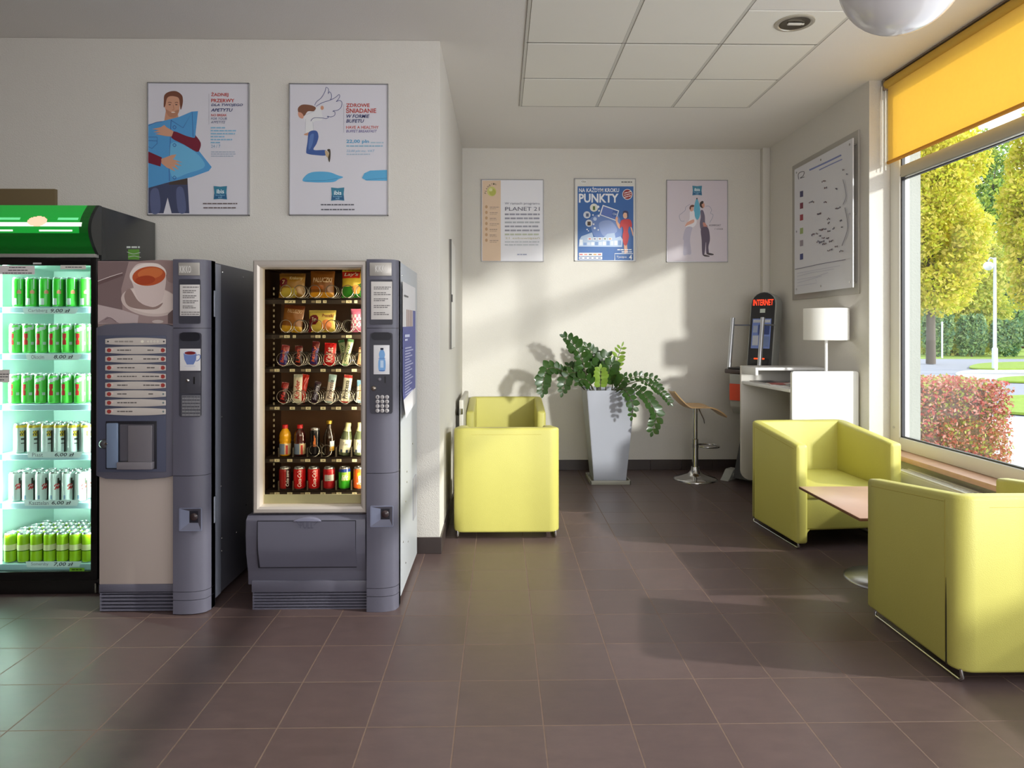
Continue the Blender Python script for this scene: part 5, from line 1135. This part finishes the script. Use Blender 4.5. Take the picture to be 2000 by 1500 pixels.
rowdef = [(0, 0, [37, 63, 89, 115, 141, 167], 'green beer can with round red badge', 'top cooler shelf', 2), (1, 1, [31, 57, 82, 107, 132, 157], 'bright green beer can with red emblem', 'second cooler shelf', 2), (2, 1, [30, 55, 80, 106, 131, 157], 'bright green beer can with red emblem', 'third cooler shelf', 2),
          (3, 2, [40, 66, 93, 118, 144, 170], 'white beer can with gold shoulder', 'fourth cooler shelf', 2), (4, 3, [31, 57, 82, 108, 133, 159], 'white beer can with red lettering', 'fifth cooler shelf', 2), (5, 4, [21, 47, 72, 98, 123, 148, 172], 'yellow-green cider can with cream band', 'bottom cooler shelf', 4)]
used = set()
for k, p, pxs, lab, sh, deep in rowdef:
    xs = []
    for px in pxs: xs.append(max(at(px, 700, YCa).x, XI0+.036))
    for i in range(1, len(xs)): xs[i] = max(xs[i], xs[i-1]+.0675)
    for d in range(deep):
        for i, x in enumerate(xs):
            xx = min(x+(d*.018 if k == 5 else d*.006), XI1-.035); Yp = YCa+d*.072
            if i and xx-last < .067: continue
            last = xx
            src = protos[p]
            if p in used: c = src.copy(); COL.objects.link(c)
            else: c = src; used.add(p)
            c.name = 'drink_can'; c.location = (xx, Yp, cz[k]+.0002); c.rotation_euler = (0, 0, random.uniform(-.10, .10)+(.42 if p == 0 else .40))
            rowt = 'front row' if d == 0 else ['', 'second row', 'third row', 'rearmost row'][d]
            tag(c, '%s, %s from left, %s, %s' % (lab, ORD[i], rowt, sh), 'can', 'cans on the %s' % sh)
# ---- contents of the snack machine
YP = YS+.05
def can33(name, label, px, k, rgb, txt=None, paint=None, extra=(), rot=.26, n2='can'):
    base = mat('tin_%d_%d_%d' % rgb, rgb, .25, .15); x = slot_x(px, YP)
    ms = [base, C((236, 232, 228), .3)]+list(extra)
    def fn(a, z): return paint(a, z) if paint else 1
    o2 = can_mesh(.033, .118, ms, fn, txt, 40); o2.name = name; o2.location = (x, YP, SZ[k]+.0005); o2.rotation_euler = (0, 0, rot); tag(o2, label, 'can', 'soft drink cans on the bottom tray'); return o2
cx = [557, 585, 613, 643, 673, 702]
can33('drink_can', 'dark cola can with red side, leftmost on the bottom tray', cx[0], 5, (56, 18, 18), ('Coke zero', .033, .45, .06, .085, .017, True, 2), lambda a, z: 3 if a < .2 else 1, [mat('cola_red', (150, 26, 26), .25, .1)], .2)
RC = (200, 26, 30)
k1 = can33('drink_can', 'red cola can with white script, second from the left on the bottom tray', cx[1], 5, RC, ('Coca-Cola', .033, 0, .06, .09, .020, True, 2))
k2 = k1.copy(); COL.objects.link(k2); k2.location.x = slot_x(cx[2], YP); k2['label'] = 'red cola can with white script, third from the left on the bottom tray'; k2.rotation_euler = (0, 0, .32)
can33('drink_can', 'red can with a black and white band, fourth on the bottom tray', cx[3], 5, (176, 26, 34), None, lambda a, z: (2 if (int(z*260)+int((a+4)*7)) % 2 else 3) if .045 < z < .08 and abs(a) < .9 else 1, [C((20, 20, 24), .3)])
can33('drink_can', 'green and blue soft drink can on the bottom tray', cx[4], 5, (60, 180, 40), ('lift', .033, 0, .065, .03, .035, False, 2), lambda a, z: 3 if z > .092 else (4 if z > .045 and a > -.6 else 1), [mat('can_blue', (30, 60, 140), .25, .1), mat('can_yellowgreen', (150, 200, 70), .25, .1)])
can33('drink_can', 'orange soft drink can, rightmost on the bottom tray', cx[5], 5, (226, 96, 34), ('Fanta', .033, -.1, .05, .05, .024, True, 2), lambda a, z: 3 if ((a+.1)*.033)**2+(z-.08)**2 < .012**2 else 1, [mat('can_amber', (240, 160, 40), .25)])
def bottle(label, px, k, prof, mats, paint, capm, rot=.28, tilt_=0, txt=None):
    r_ = thing('drink_bottle', label, 'bottle', (slot_x(px, YP), YP, SZ[k]+.001), rot, 'bottles on the fifth tray'); r_.rotation_euler = (0, tilt_, rot)
    m = MB(); m.lathe(prof, n=32, paint=paint, cap=True)
    if txt: wraptext(m, *txt)
    m.build('body', mats, r_, 60)
    zt = prof[-1][1]; rr = prof[-1][0]+.003
    m = MB(); m.lathe([(rr, zt-.012), (rr, zt+.006), (rr*.9, zt+.008)], n=20); m.build('cap', capm, r_, 60); return r_
PET = [(.020, 0), (.029, .003), (.031, .010)]+[(.031, .012+.004*i) for i in range(1, 15)]+[(.029, .072), (.031, .078), (.032, .09), (.030, .10), (.032, .108), (.027, .128), (.018, .142), (.0125, .150), (.0125, .162)]
lab_ = lambda a, z: (2 if (a < .1) else 3) if .012 < z < .070 else 1
def petp(lo): return lambda a, z: (1 if a < -.15 else (2 if abs(a-.35) < .22 and z < .06 else 3)) if .012 < z < .068 else 0
bottle('plastic bottle of yellow juice with red cap, leftmost on the bottle tray', 557, 4, PET, [mat('orange_juice', (232, 168, 20), .15, coat=.6), C((120, 140, 170), .4), mat('label_red', (196, 60, 50), .4), C((214, 190, 150), .4)], petp(0), mat('cap_red', (206, 30, 34), .35))
bottle('plastic bottle of dark red juice with red cap on the bottle tray', 586, 4, PET, [mat('cherry_juice', (66, 22, 20), .08, coat=1), C((120, 140, 170), .4), mat('label_red', (196, 60, 50), .4), C((214, 190, 150), .4)], petp(0), mat('cap_red', (206, 30, 34), .35))
en = can_mesh(.0275, .150, [C((24, 22, 26), .2), mat('flame', (206, 110, 50), .3)], lambda a, z: 2 if .055 < z < .115 and abs(a-.2+.9*(z-.055)*6*0) < .30*(1-(z-.055)/.075) else 1); en.name = 'drink_can'; en.location = (slot_x(615, YP), YP, SZ[4]+.0005); tag(en, 'slim black energy drink can with a flame beside the glass bottles', 'can')
GLB = [(.022, 0), (.030, .003), (.031, .01)]+[(.031, .01+.006*i) for i in range(1, 16)]+[(.029, .112), (.022, .130), (.0145, .150), (.0125, .170), (.0135, .186)]
bottle('dark glass bottle with gold cap and yellow label on the bottle tray', 643, 4, GLB, [mat('brown_glass', (34, 20, 10), .06, coat=1), C((170, 186, 196), .4), mat('label_gold', (206, 160, 50), .4)], lambda a, z: (1 if z > .055 else 2) if .03 < z < .08 and 0 < a < 1.1 else 0, mat('cap_gold', (196, 160, 60), .25, .7))
TON = [(.022, 0), (.031, .003), (.0325, .01)]+[(.0325, .01+.005*i) for i in range(1, 18)]+[(.030, .108), (.021, .135), (.0145, .155), (.0125, .172)]
TM = [mat('clear_green_glass', (86, 96, 70), .08, coat=1), C((224, 222, 200), .4), C((50, 70, 100), .4), mat('foil', (206, 206, 160), .35)]
tp = lambda a, z: (2 if z < .035 and int((a+4)*8) % 2 else 1) if .022 < z < .088 else (3 if z > .138 else 0)
bottle('tilted tonic bottle with white label on the bottle tray', 672, 4, TON, TM, tp, mat('cap_pale', (210, 206, 150), .35), .28, .13, ('Tonic', .0325, 0, .066, .016, .034, False, 2))
bottle('tonic bottle with white label at the right end of the bottle tray', 702, 4, TON, TM, tp, mat('cap_pale', (210, 206, 150), .35), .28, .03, ('Tonic', .0325, 0, .066, .016, .034, False, 2))
# ---- pillow packs (crisps and bars)
def pack(name, label, px, k, w, h, dep, base, paint, mats, texts=(), lean=.12, roll=0, dy=0, cat='snack', grp=None, dz=0):
    r_ = thing(name, label, cat, (slot_x(px, YP+dy), YP+dy, SZ[k]+.006+dz), 0, grp); r_.rotation_euler = (-lean, roll, 0)
    R = random.Random(hash(label) % 1000 if False else int(px*7+k))
    def sf(u, v, s_):
        x = (u-.5)*w*(1-.05*math.sin(PI*v)); z = v*h; e = min(1, v/.10, (1-v)/.10)
        b = (math.sin(PI*u)**.6)*(math.sin(PI*min(max((v-.05)/.9, 0), 1))**.5) if 0 < u < 1 else 0
        cr_ = .0012*math.sin(u*40)*(1-e)+.0018*noise.noise(Vector((u*5, v*6, px)))*e
        return (x, -s_*dep*.5*b-cr_, z)
    m = MB(); m.grid(lambda u, v: sf(u, v, 1), 24, 36, paint=paint); m.grid(lambda u, v: sf(1-u, v, -1), 12, 16, mi=0)
    for (txt, u0, v0, u1, v1, mi, vert, sh_) in texts:
        vs, fs = glyphs(txt, .015, sh_); x0 = min(q[0] for q in vs); x1 = max(q[0] for q in vs); y0 = min(q[1] for q in vs); y1 = max(q[1] for q in vs); V = []
        for x, y in vs:
            a_, b_ = (x-x0)/(x1-x0), (y-y0)/(y1-y0)
            if vert: u, v = u0+(u1-u0)*(1-b_), v0+(v1-v0)*a_
            else: u, v = u0+(u1-u0)*a_, v0+(v1-v0)*b_
            p = sf(u, v, 1); V.append((p[0], p[1]-.0022, p[2]))
        m.add(V, fs, mi)
    m.build('wrapper', mats, r_, 60, fix=False); return r_
def W_(rgb): return mat('wrap_%d_%d_%d' % rgb, rgb, .25, .05, coat=.3)
GS = 'snack bags on the upper trays'
pack('crisp_bag', 'yellow-brown bag with a round maroon emblem, top left tray slot', 570, 0, .145, .135, .04, 0, lambda u, v: 1 if (u-.17)**2+((v-.62)*.95)**2 < .030 else (2 if v < .38 and (u-.4)**2+(v-.2)**2 < .09 else (3 if v > .86 else 0)), [W_((150, 110, 40)), W_((110, 34, 40)), W_((196, 176, 70)), W_((120, 84, 34)), W_((214, 196, 150))], [('7', .12, .55, .24, .72, 4, False, 0), ('Krakersy', .42, .70, .92, .86, 4, False, .1)], grp=GS)
pack('snack_bag', 'brown bag of salted sticks with pale lettering, top tray', 629, 0, .135, .150, .035, 0, lambda u, v: 1 if v < .20 else (2 if .3 < v < .45 and u < .6 else 0), [W_((128, 78, 26)), W_((226, 160, 40)), W_((168, 96, 40)), W_((226, 200, 160))], [('PALUCZKI', .12, .56, .92, .74, 3, False, .1)], grp=GS)
pack('crisp_bag', 'green and yellow crisp bag with red banner, top right tray slot', 690, 0, .130, .155, .045, 0, lambda u, v: 1 if v > .70 and v < .95 and u < .8 else (2 if v > .45+.3*u-.2 and v > .4 else (3 if (u-.65)**2+(v-.3)**2 < .03 else (0 if v < .5 else 2))), [W_((54, 130, 40)), W_((206, 50, 36)), W_((232, 206, 70)), W_((226, 160, 70)), W_((244, 240, 224))], [("Lay's", .10, .74, .72, .90, 4, False, .2)], grp=GS)
pack('snack_bag', 'tall brown-orange bag leaning in the second tray, left', 569, 1, .115, .150, .035, 0, lambda u, v: 1 if v < .22 else (2 if v > .86 else 0), [W_((136, 84, 28)), W_((206, 160, 40)), W_((110, 56, 30)), W_((206, 170, 130))], [('PALUSZKI', .2, .70, .92, .84, 3, False, .2)], roll=.10, grp=GS)
pack('pretzel_bag', 'yellow bag with dark red round emblem and pretzels, second tray', 629, 1, .150, .122, .045, 0, lambda u, v: 1 if (u-.2)**2+((v-.56)*.8)**2 < .034 or (u < .12 and v < .5) else (2 if (u-.68)**2+((v-.32)*.8)**2 < .035 else (3 if v > .86 else 0)), [W_((214, 190, 84)), W_((116, 26, 36)), W_((216, 128, 60)), W_((196, 176, 90)), W_((236, 226, 200))], [('Top', .12, .46, .3, .66, 4, False, .1), ('Precelki', .52, .66, .94, .82, 1, False, .1)], grp=GS)
pack('snack_bag', 'pink bag with white pattern at the right end of the second tray', 702, 1, .10, .130, .04, 0, lambda u, v: 1 if .2 < v < .75 and (int(u*9)+int(v*8)) % 2 else 0, [W_((206, 110, 140)), W_((236, 220, 220))], grp=GS)
GBr = 'chocolate bars on the middle trays'
def bar(label, px, k, w, h, c, c2, txt, roll, vert=True, tc_=None, wide=False, dy=0, ov=0, grp=GBr):
    cols = [W_(c), W_(c2), W_(tc_ or (240, 236, 224))]
    return pack('chocolate_bar', label, px+ov, k, w, h, .020, 0, lambda u, v: 1 if v > .90 or v < .06 else (1 if (v > .72 and wide) else 0), cols, [(txt, .22, .14, .78, .80, 2, True, .15)] if vert and txt else ([(txt, .14, .38, .86, .56, 2, False, .1)] if txt else ()), .10, roll, dy, 'chocolate bar', grp)
bar('dark blue chocolate bar with red letters, first slot of the third tray', 551, 2, .045, .115, (58, 50, 120), (150, 60, 60), 'Bounty', .16, tc_=(226, 96, 60), wide=True)
bar('dark brown chocolate bar with red letters, second slot of the third tray', 582, 2, .042, .110, (48, 24, 22), (110, 40, 36), 'Lion', .02, tc_=(214, 72, 44), wide=True)
bar('blue-ended chocolate bar with red letters, third slot of the third tray', 612, 2, .040, .135, (60, 44, 110), (120, 46, 44), 'Milky', .10, tc_=(230, 110, 84), wide=True)
bar('wide bright red wafer bar with white oval, fourth slot of the third tray', 643, 2, .066, .125, (204, 26, 26), (220, 30, 30), 'KitKat', .04, tc_=(248, 232, 220))
bar('pale green bar leaning right, fifth slot of the third tray', 674, 2, .036, .150, (214, 216, 176), (120, 176, 120), 'Corny', .22, tc_=(70, 110, 60), ov=-1)
bar('white and green bar leaning left, fifth slot of the third tray', 676, 2, .036, .145, (190, 206, 160), (80, 140, 90), 'Corny', -.22, tc_=(60, 110, 60), dy=.03)
bar('tan wafer bar, last slot of the third tray', 704, 2, .04, .10, (206, 170, 130), (110, 60, 40), '', .1)
bar('dark red chocolate bar, first slot of the fourth tray', 551, 3, .040, .115, (60, 18, 22), (150, 40, 36), 'Mars', .14, tc_=(206, 60, 60), wide=True)
bar('tall white and red milk bar, second slot of the fourth tray', 583, 3, .050, .158, (226, 220, 196), (206, 210, 190), 'Kinder', .02, tc_=(190, 40, 40), ov=-3)
bar('bright red bar behind the white one, second slot of the fourth tray', 585, 3, .042, .158, (214, 44, 30), (226, 60, 40), '', .16, dy=.025, ov=2)
bar('dark purple chocolate bar with silver letters, third slot of the fourth tray', 613, 3, .036, .120, (42, 28, 44), (64, 40, 54), 'Snickers', .18, tc_=(176, 176, 200))
bar('tall white and pink wafer bar, fourth slot of the fourth tray', 642, 3, .044, .158, (232, 220, 206), (176, 206, 206), 'Princessa', .13, tc_=(70, 50, 60), wide=True)
bar('tall white bar with black script and red end, fifth slot of the fourth tray', 673, 3, .048, .155, (232, 230, 206), (190, 60, 56), 'Princessa', .12, tc_=(40, 36, 40))
bar('blue and white bar, last slot of the fourth tray', 703, 3, .046, .125, (226, 228, 230), (130, 180, 214), 'Knoppers', .04, tc_=(196, 140, 60), wide=True)
# ================================================================== OUTSIDE THE WINDOW
GZ = -.20
def gp(px, py): p = atz(px, py, GZ); return (p.x, p.y)
def ground(name, poly, z, mm, lab=None, cat=None, th=.10):
    m = MB(); m.prism(poly, 'z', z-th, z); ob = m.build(name, mm, None, 0)
    if lab: tag(ob, lab, cat)
    else: ob['kind'] = 'structure'
    return ob
grass = mat('grass', (128, 152, 54), .9, var=.25, vscale=3, bump=1, bscale=20)
ground('ground', [(3.35, -20), (120, -20), (120, 130), (-10, 130), (-10, 9), (3.35, 9)], GZ-.02, mat('asphalt', (140, 142, 156), .85, var=.05, vscale=2), th=.2)
ground('far_lawn', [(-10, 41), (95, 38), (120, 60), (120, 125), (-10, 125)], GZ+.02, grass, 'strip of sunny lawn beyond the road', 'lawn', .05)
def patch(name, lab, cat, px, mm, z=.03, smooth=True, z0=-.0195):
    P = [gp(u, v) for u, v in px]
    if smooth: P = [(p.x, p.y) for p in crom([(a_, b_, 0) for a_, b_ in P], True, 5)]
    m = MB(); m.prism(P, 'z', GZ+z0, GZ+z); return tag(m.build(name, mm, None, 0), lab, cat)
pave = mat('pale_paving', (172, 170, 172), .8, var=.03)
patch('pavement', 'pale kerbed pavement curving beside the lamp post', 'pavement', [(1866, 729), (1900, 722), (2010, 720), (2100, 720), (2100, 735), (2000, 737), (1945, 745), (1890, 738)], pave, 0)
patch('lawn_island', 'grass island around the lamp post in the road', 'lawn', [(1893, 719), (1920, 711), (2010, 708), (2150, 708), (2150, 721), (2000, 722), (1930, 722)], grass, .05, True, .0005)
patch('lawn_island', 'small grass island at the window right edge beside the red hedge', 'lawn', [(1948, 745), (1975, 738), (2100, 735), (2100, 748), (2000, 748)], grass, .05, True, .0005)
patch('lawn', 'near lawn beyond the red hedge', 'lawn', [(1960, 776), (2200, 770), (2200, 815), (2060, 815), (1960, 808)], grass, .05, False, .0005)
patch('garden_path', 'pale sunny path beside the red hedge', 'path', [(1900, 815), (2300, 812), (2600, 1000), (1900, 1000)], mat('sunny_path', (196, 194, 192), .85), 0, False)
# leafy masses
def foliage(name, blobs, n, size, mats, seed=0, parent=None, off=(0, 0, 0), boxy=False, flat=.9):
    R = random.Random(seed); m = MB(); m.off = Vector(off); tot = sum(b[3]*b[4]*b[5] for b in blobs)**1
    ws = [(b[3]*b[5])**.9 for b in blobs]; tw = sum(ws)
    for b, w in zip(blobs, ws):
        cx_, cy_, cz_, rx, ry, rz_ = b[:6]
        for _ in range(int(n*w/tw)):
            if boxy: 
                p = Vector([R.uniform(-1, 1) for _ in range(3)]); k = R.randrange(3); 
                if R.random() < .8: p[k] = math.copysign(R.uniform(.82, 1.04), p[k])
                p = Vector([math.copysign(abs(v)**1.0, v) for v in p]); q = p.length_squared
                if max(abs(p.x), abs(p.y)) > .85 and p.z > .85 and R.random() < .6: continue
            else:
                while True:
                    p = Vector((R.gauss(0, 1), R.gauss(0, 1), R.gauss(0, 1)))
                    if p.length > .1: break
                p = p.normalized()*R.uniform(.55, 1.05)
            c = Vector((cx_+p.x*rx, cy_+p.y*ry, cz_+p.z*rz_)); s_ = size*R.uniform(.6, 1.4)
            if c.z < GZ+.05: continue
            a = Vector((R.gauss(0, 1), R.gauss(0, 1), R.gauss(0, 1))).normalized(); u = a.orthogonal().normalized(); v = a.cross(u)
            an = R.uniform(0, 6.28); u, v = u*math.cos(an)+v*math.sin(an), v*math.cos(an)-u*math.sin(an)
            m.add([c-u*s_, c-v*s_*.55, c+u*s_, c+v*s_*.55], [[0, 1, 2, 3]], R.randrange(len(mats)))
    return m.build(name, mats, parent, 0, fix=False)
YL = [mat('leaf_yellow_a', (208, 200, 62), .7, trans=.5), mat('leaf_yellow_b', (192, 200, 56), .7, trans=.5), mat('leaf_yellow_c', (228, 214, 104), .7, trans=.5)]
GL = [mat('leaf_green_a', (150, 176, 78), .7, trans=.45), mat('leaf_green_b', (180, 192, 88), .7, trans=.45), mat('leaf_green_c', (112, 150, 92), .7, trans=.45)]
DG = [mat('leaf_dark_a', (108, 148, 116), .7, trans=.45), mat('leaf_dark_b', (128, 160, 96), .7, trans=.45), mat('leaf_dark_c', (156, 180, 126), .7, trans=.45)]
OL = [mat('leaf_olive_a', (150, 146, 84), .7, trans=.35), mat('leaf_olive_b', (120, 134, 74), .7, trans=.35), mat('leaf_olive_c', (166, 140, 110), .7, trans=.35)]
YG = [mat('leaf_lime_a', (196, 200, 84), .7, trans=.5), mat('leaf_lime_b', (168, 182, 84), .7, trans=.5), mat('leaf_lime_c', (212, 206, 112), .7, trans=.5)]
def tree(label, px, dist, top_py, crown_py, wpx, mats, n, leafs, seed, species='tree', trunk=.35, nb=9):
    # px: column in the view, dist: distance ahead; crown from top_py to crown_py
    R = random.Random(seed); g = atz(px, 645+(H-GZ)*F/dist, GZ); g.z = GZ+(.021 if dist > 40 else 0); zt = at(px, top_py, g.y).z; zb = at(px, crown_py, g.y).z; rw_ = wpx/2/F*dist
    t = thing('tree', label, 'tree', g.copy()); bl_ = []
    for i in range(nb):
        q = (i+.5)/nb; zz_ = zb+(zt-zb)*q; prof_ = math.sin(PI*min(1, .18+.75*q))**.7; rr = rw_*prof_*.55
        for j in range(3):
            a_ = 2*PI*(j/3+q*.9)+R.uniform(-.4, .4); bl_.append((g.x+math.cos(a_)*rr*.9, g.y+math.sin(a_)*rr*.9, zz_+R.uniform(-.3, .3), rw_*prof_*.48, rw_*prof_*.48, (zt-zb)/nb*1.1))
    foliage('foliage', bl_, n, leafs, mats, seed, t, tuple(g))
    m = MB(); h = zt-g.z; m.tube([(0, 0, 0), (R.uniform(-.1, .1), 0, h*.3), (R.uniform(-.2, .2), 0, h*.6), (0, 0, h*.85)], [trunk, trunk*.8, trunk*.5, trunk*.15], 10)
    for i in range(8):
        z_ = h*(.28+.06*i); a_ = i*2.4; m.tube([(0, 0, z_), (math.cos(a_)*rw_*.3, math.sin(a_)*rw_*.3, z_+h*.08), (math.cos(a_)*rw_*.65, math.sin(a_)*rw_*.65, z_+h*.16)], [trunk*.3, trunk*.2, trunk*.06], 6)
    m.build('trunk', mat('bark', (92, 84, 78), .9, bump=1, bscale=8), t, 60); return t
tree('big yellow autumn tree standing left of the street lamp', 1818, 34, 150, 590, 225, YL, 40000, .115, 1, trunk=.22)
tree('yellow autumn tree overhanging at the right edge of the window', 2035, 26, 230, 570, 160, YL, 24000, .095, 2)
tree('dark green tall tree between the two yellow trees', 1935, 74, 285, 640, 150, GL, 16000, .22, 3, trunk=.5)
tree('green tree low beneath the big yellow tree', 1872, 46, 410, 690, 200, YG, 28000, .15, 4, trunk=.3)
tree('green bushy tree behind the window jamb beyond the road', 1800, 62, 400, 680, 130, GL, 12000, .19, 5, trunk=.3)
tree('olive brown tree at the right beyond the street lamp', 2003, 63, 540, 675, 110, OL, 11000, .17, 6, trunk=.3)
tree('blue green tree directly behind the street lamp', 1950, 54, 560, 680, 120, DG, 13000, .17, 7, trunk=.3)
def bush(name, label, px, dist, tpy, wpx, mats, n, s_, seed, cat='bush'):
    g = atz(px, 645+(H-GZ)*F/dist, GZ); g.z = GZ+.021; zt = at(px, tpy, g.y).z; rw_ = wpx/2/F*dist; t = thing(name, label, cat, g.copy())
    foliage('foliage', [(g.x+dx*rw_, g.y, g.z+(zt-g.z)*.5, rw_*.45, rw_*.35, (zt-g.z)*.47) for dx in (-.5, 0, .5)], n, s_, mats, seed, t, tuple(g))
    m = MB(); m.tube([(0, 0, 0), (0, 0, (zt-GZ)*.6)], [.06, .02], 6); m.build('stem', mat('bark', (92, 84, 78), .9, bump=1, bscale=8), t)
bush('bush', 'dark bush at the lawn edge behind the small white post', 1832, 42.4, 590, 64, DG, 3500, .13, 11)
bush('bush', 'dark bush at the lawn edge left of the street lamp', 1898, 42.4, 612, 62, DG, 3500, .13, 12)
bush('bush', 'dark bush at the lawn edge right of the street lamp', 1964, 42.4, 622, 64, DG, 3500, .13, 13)
bush('bush', 'dark bush at the far right of the lawn edge', 2032, 42.4, 615, 66, DG, 3000, .13, 14)
# clipped red and green hedge
h0 = atz(1802, 911, GZ); hz = at(1880, 745, 8.3).z
t = thing('hedge', 'clipped round-topped hedge of red and green leaves outside the window', 'hedge', (5.55, 8.6, GZ))
HM = [mat('hedge_red', (190, 96, 92), .7, trans=.3), mat('hedge_pink', (206, 152, 140), .7, trans=.3), mat('hedge_green', (160, 170, 84), .7, trans=.3), mat('hedge_rust', (176, 112, 84), .7, trans=.3)]
foliage('foliage', [(5.35, 8.75, GZ+(hz-GZ)*.5, .90, .55, (hz-GZ)*.5)], 24000, .024, HM, 21, t, (5.55, 8.6, GZ), boxy=True)
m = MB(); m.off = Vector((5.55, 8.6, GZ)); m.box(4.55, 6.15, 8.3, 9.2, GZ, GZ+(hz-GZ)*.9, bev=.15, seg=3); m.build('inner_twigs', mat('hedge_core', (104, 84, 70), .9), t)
# low green shrub at the hedge foot
g = atz(1975, 905, GZ); t = thing('shrub', 'small green shrub at the foot of the red hedge', 'shrub', (g.x+.05, g.y+.6, GZ)); foliage('foliage', [(g.x+.05, g.y+.6, GZ+.22, .18, .18, .22)], 500, .035, GL, 22, t, (g.x+.05, g.y+.6, GZ))
m = MB(); m.tube([(0, 0, 0), (0, 0, .25)], .008, 6); m.build('stem', mat('bark', (92, 84, 78), .9), t)
# street lamp
g = atz(1943, 722, GZ); dd = g.y; zt = at(1943, 503, dd).z
t = thing('street_lamp', 'tall thin street lamp with a white globe beyond the road', 'street lamp', (g.x, g.y, GZ)); pm = mat('lamp_post', (206, 212, 222), .5)
m = MB(); m.lathe([(.11, 0), (.11, .9), (.07, .95), (.055, zt-GZ)], n=14); m.build('pole', pm, t)
m = MB(); zh = zt-GZ; m.tube(crom([(0, 0, zh-.3), (-.05, 0, zh-.08), (-.2, 0, zh-.02), (-.28, 0, zh-.15)], False, 6), .03, 8); m.build('arm', pm, t, 60)
m = MB(); m.lathe([(.19*math.sin(PI*(.03+.94*i/14)), -.19*math.cos(PI*(.03+.94*i/14))) for i in range(15)], (-.28, 0, zh-.36), 20); m.build('globe', mat('globe_white', (232, 236, 240), .3), t, 180)
g = atz(1840, 700, GZ); zt = at(1840, 630, g.y).z
t = thing('sign_post', 'short thin white post standing at the far lawn edge', 'post', (g.x, g.y, GZ)); m = MB(); m.lathe([(.05, 0), (.05, zt-GZ)], n=10); m.build('pole', pm, t); m = MB(); m.lathe([(.055, zt-GZ), (.055, zt-GZ+.03), (.01, zt-GZ+.06)], n=10); m.build('post_cap', pm, t)
# distant pale building
g = at(1990, 600, 84); t = thing('building', 'pale distant building showing between trees at the right edge', 'building', (g.x+4, 84, GZ+.021)); ztop = at(1990, 549, 84).z-GZ
m = MB(); m.box(-6, 14, 0, 8, 0, ztop); m.build('wall', mat('building_wall', (200, 208, 220), .8), t); m = MB(); m.box(-6.3, 14.3, -.3, 8.3, ztop, ztop+.35); m.build('roof', mat('building_roof', (150, 160, 180), .7), t)
for i in range(5): m = MB(); m.box(-5+i*4, -3.2+i*4, -.05, .02, ztop-2.4, ztop-1); m.build('window', mat('building_window', (90, 104, 124), .2), t)
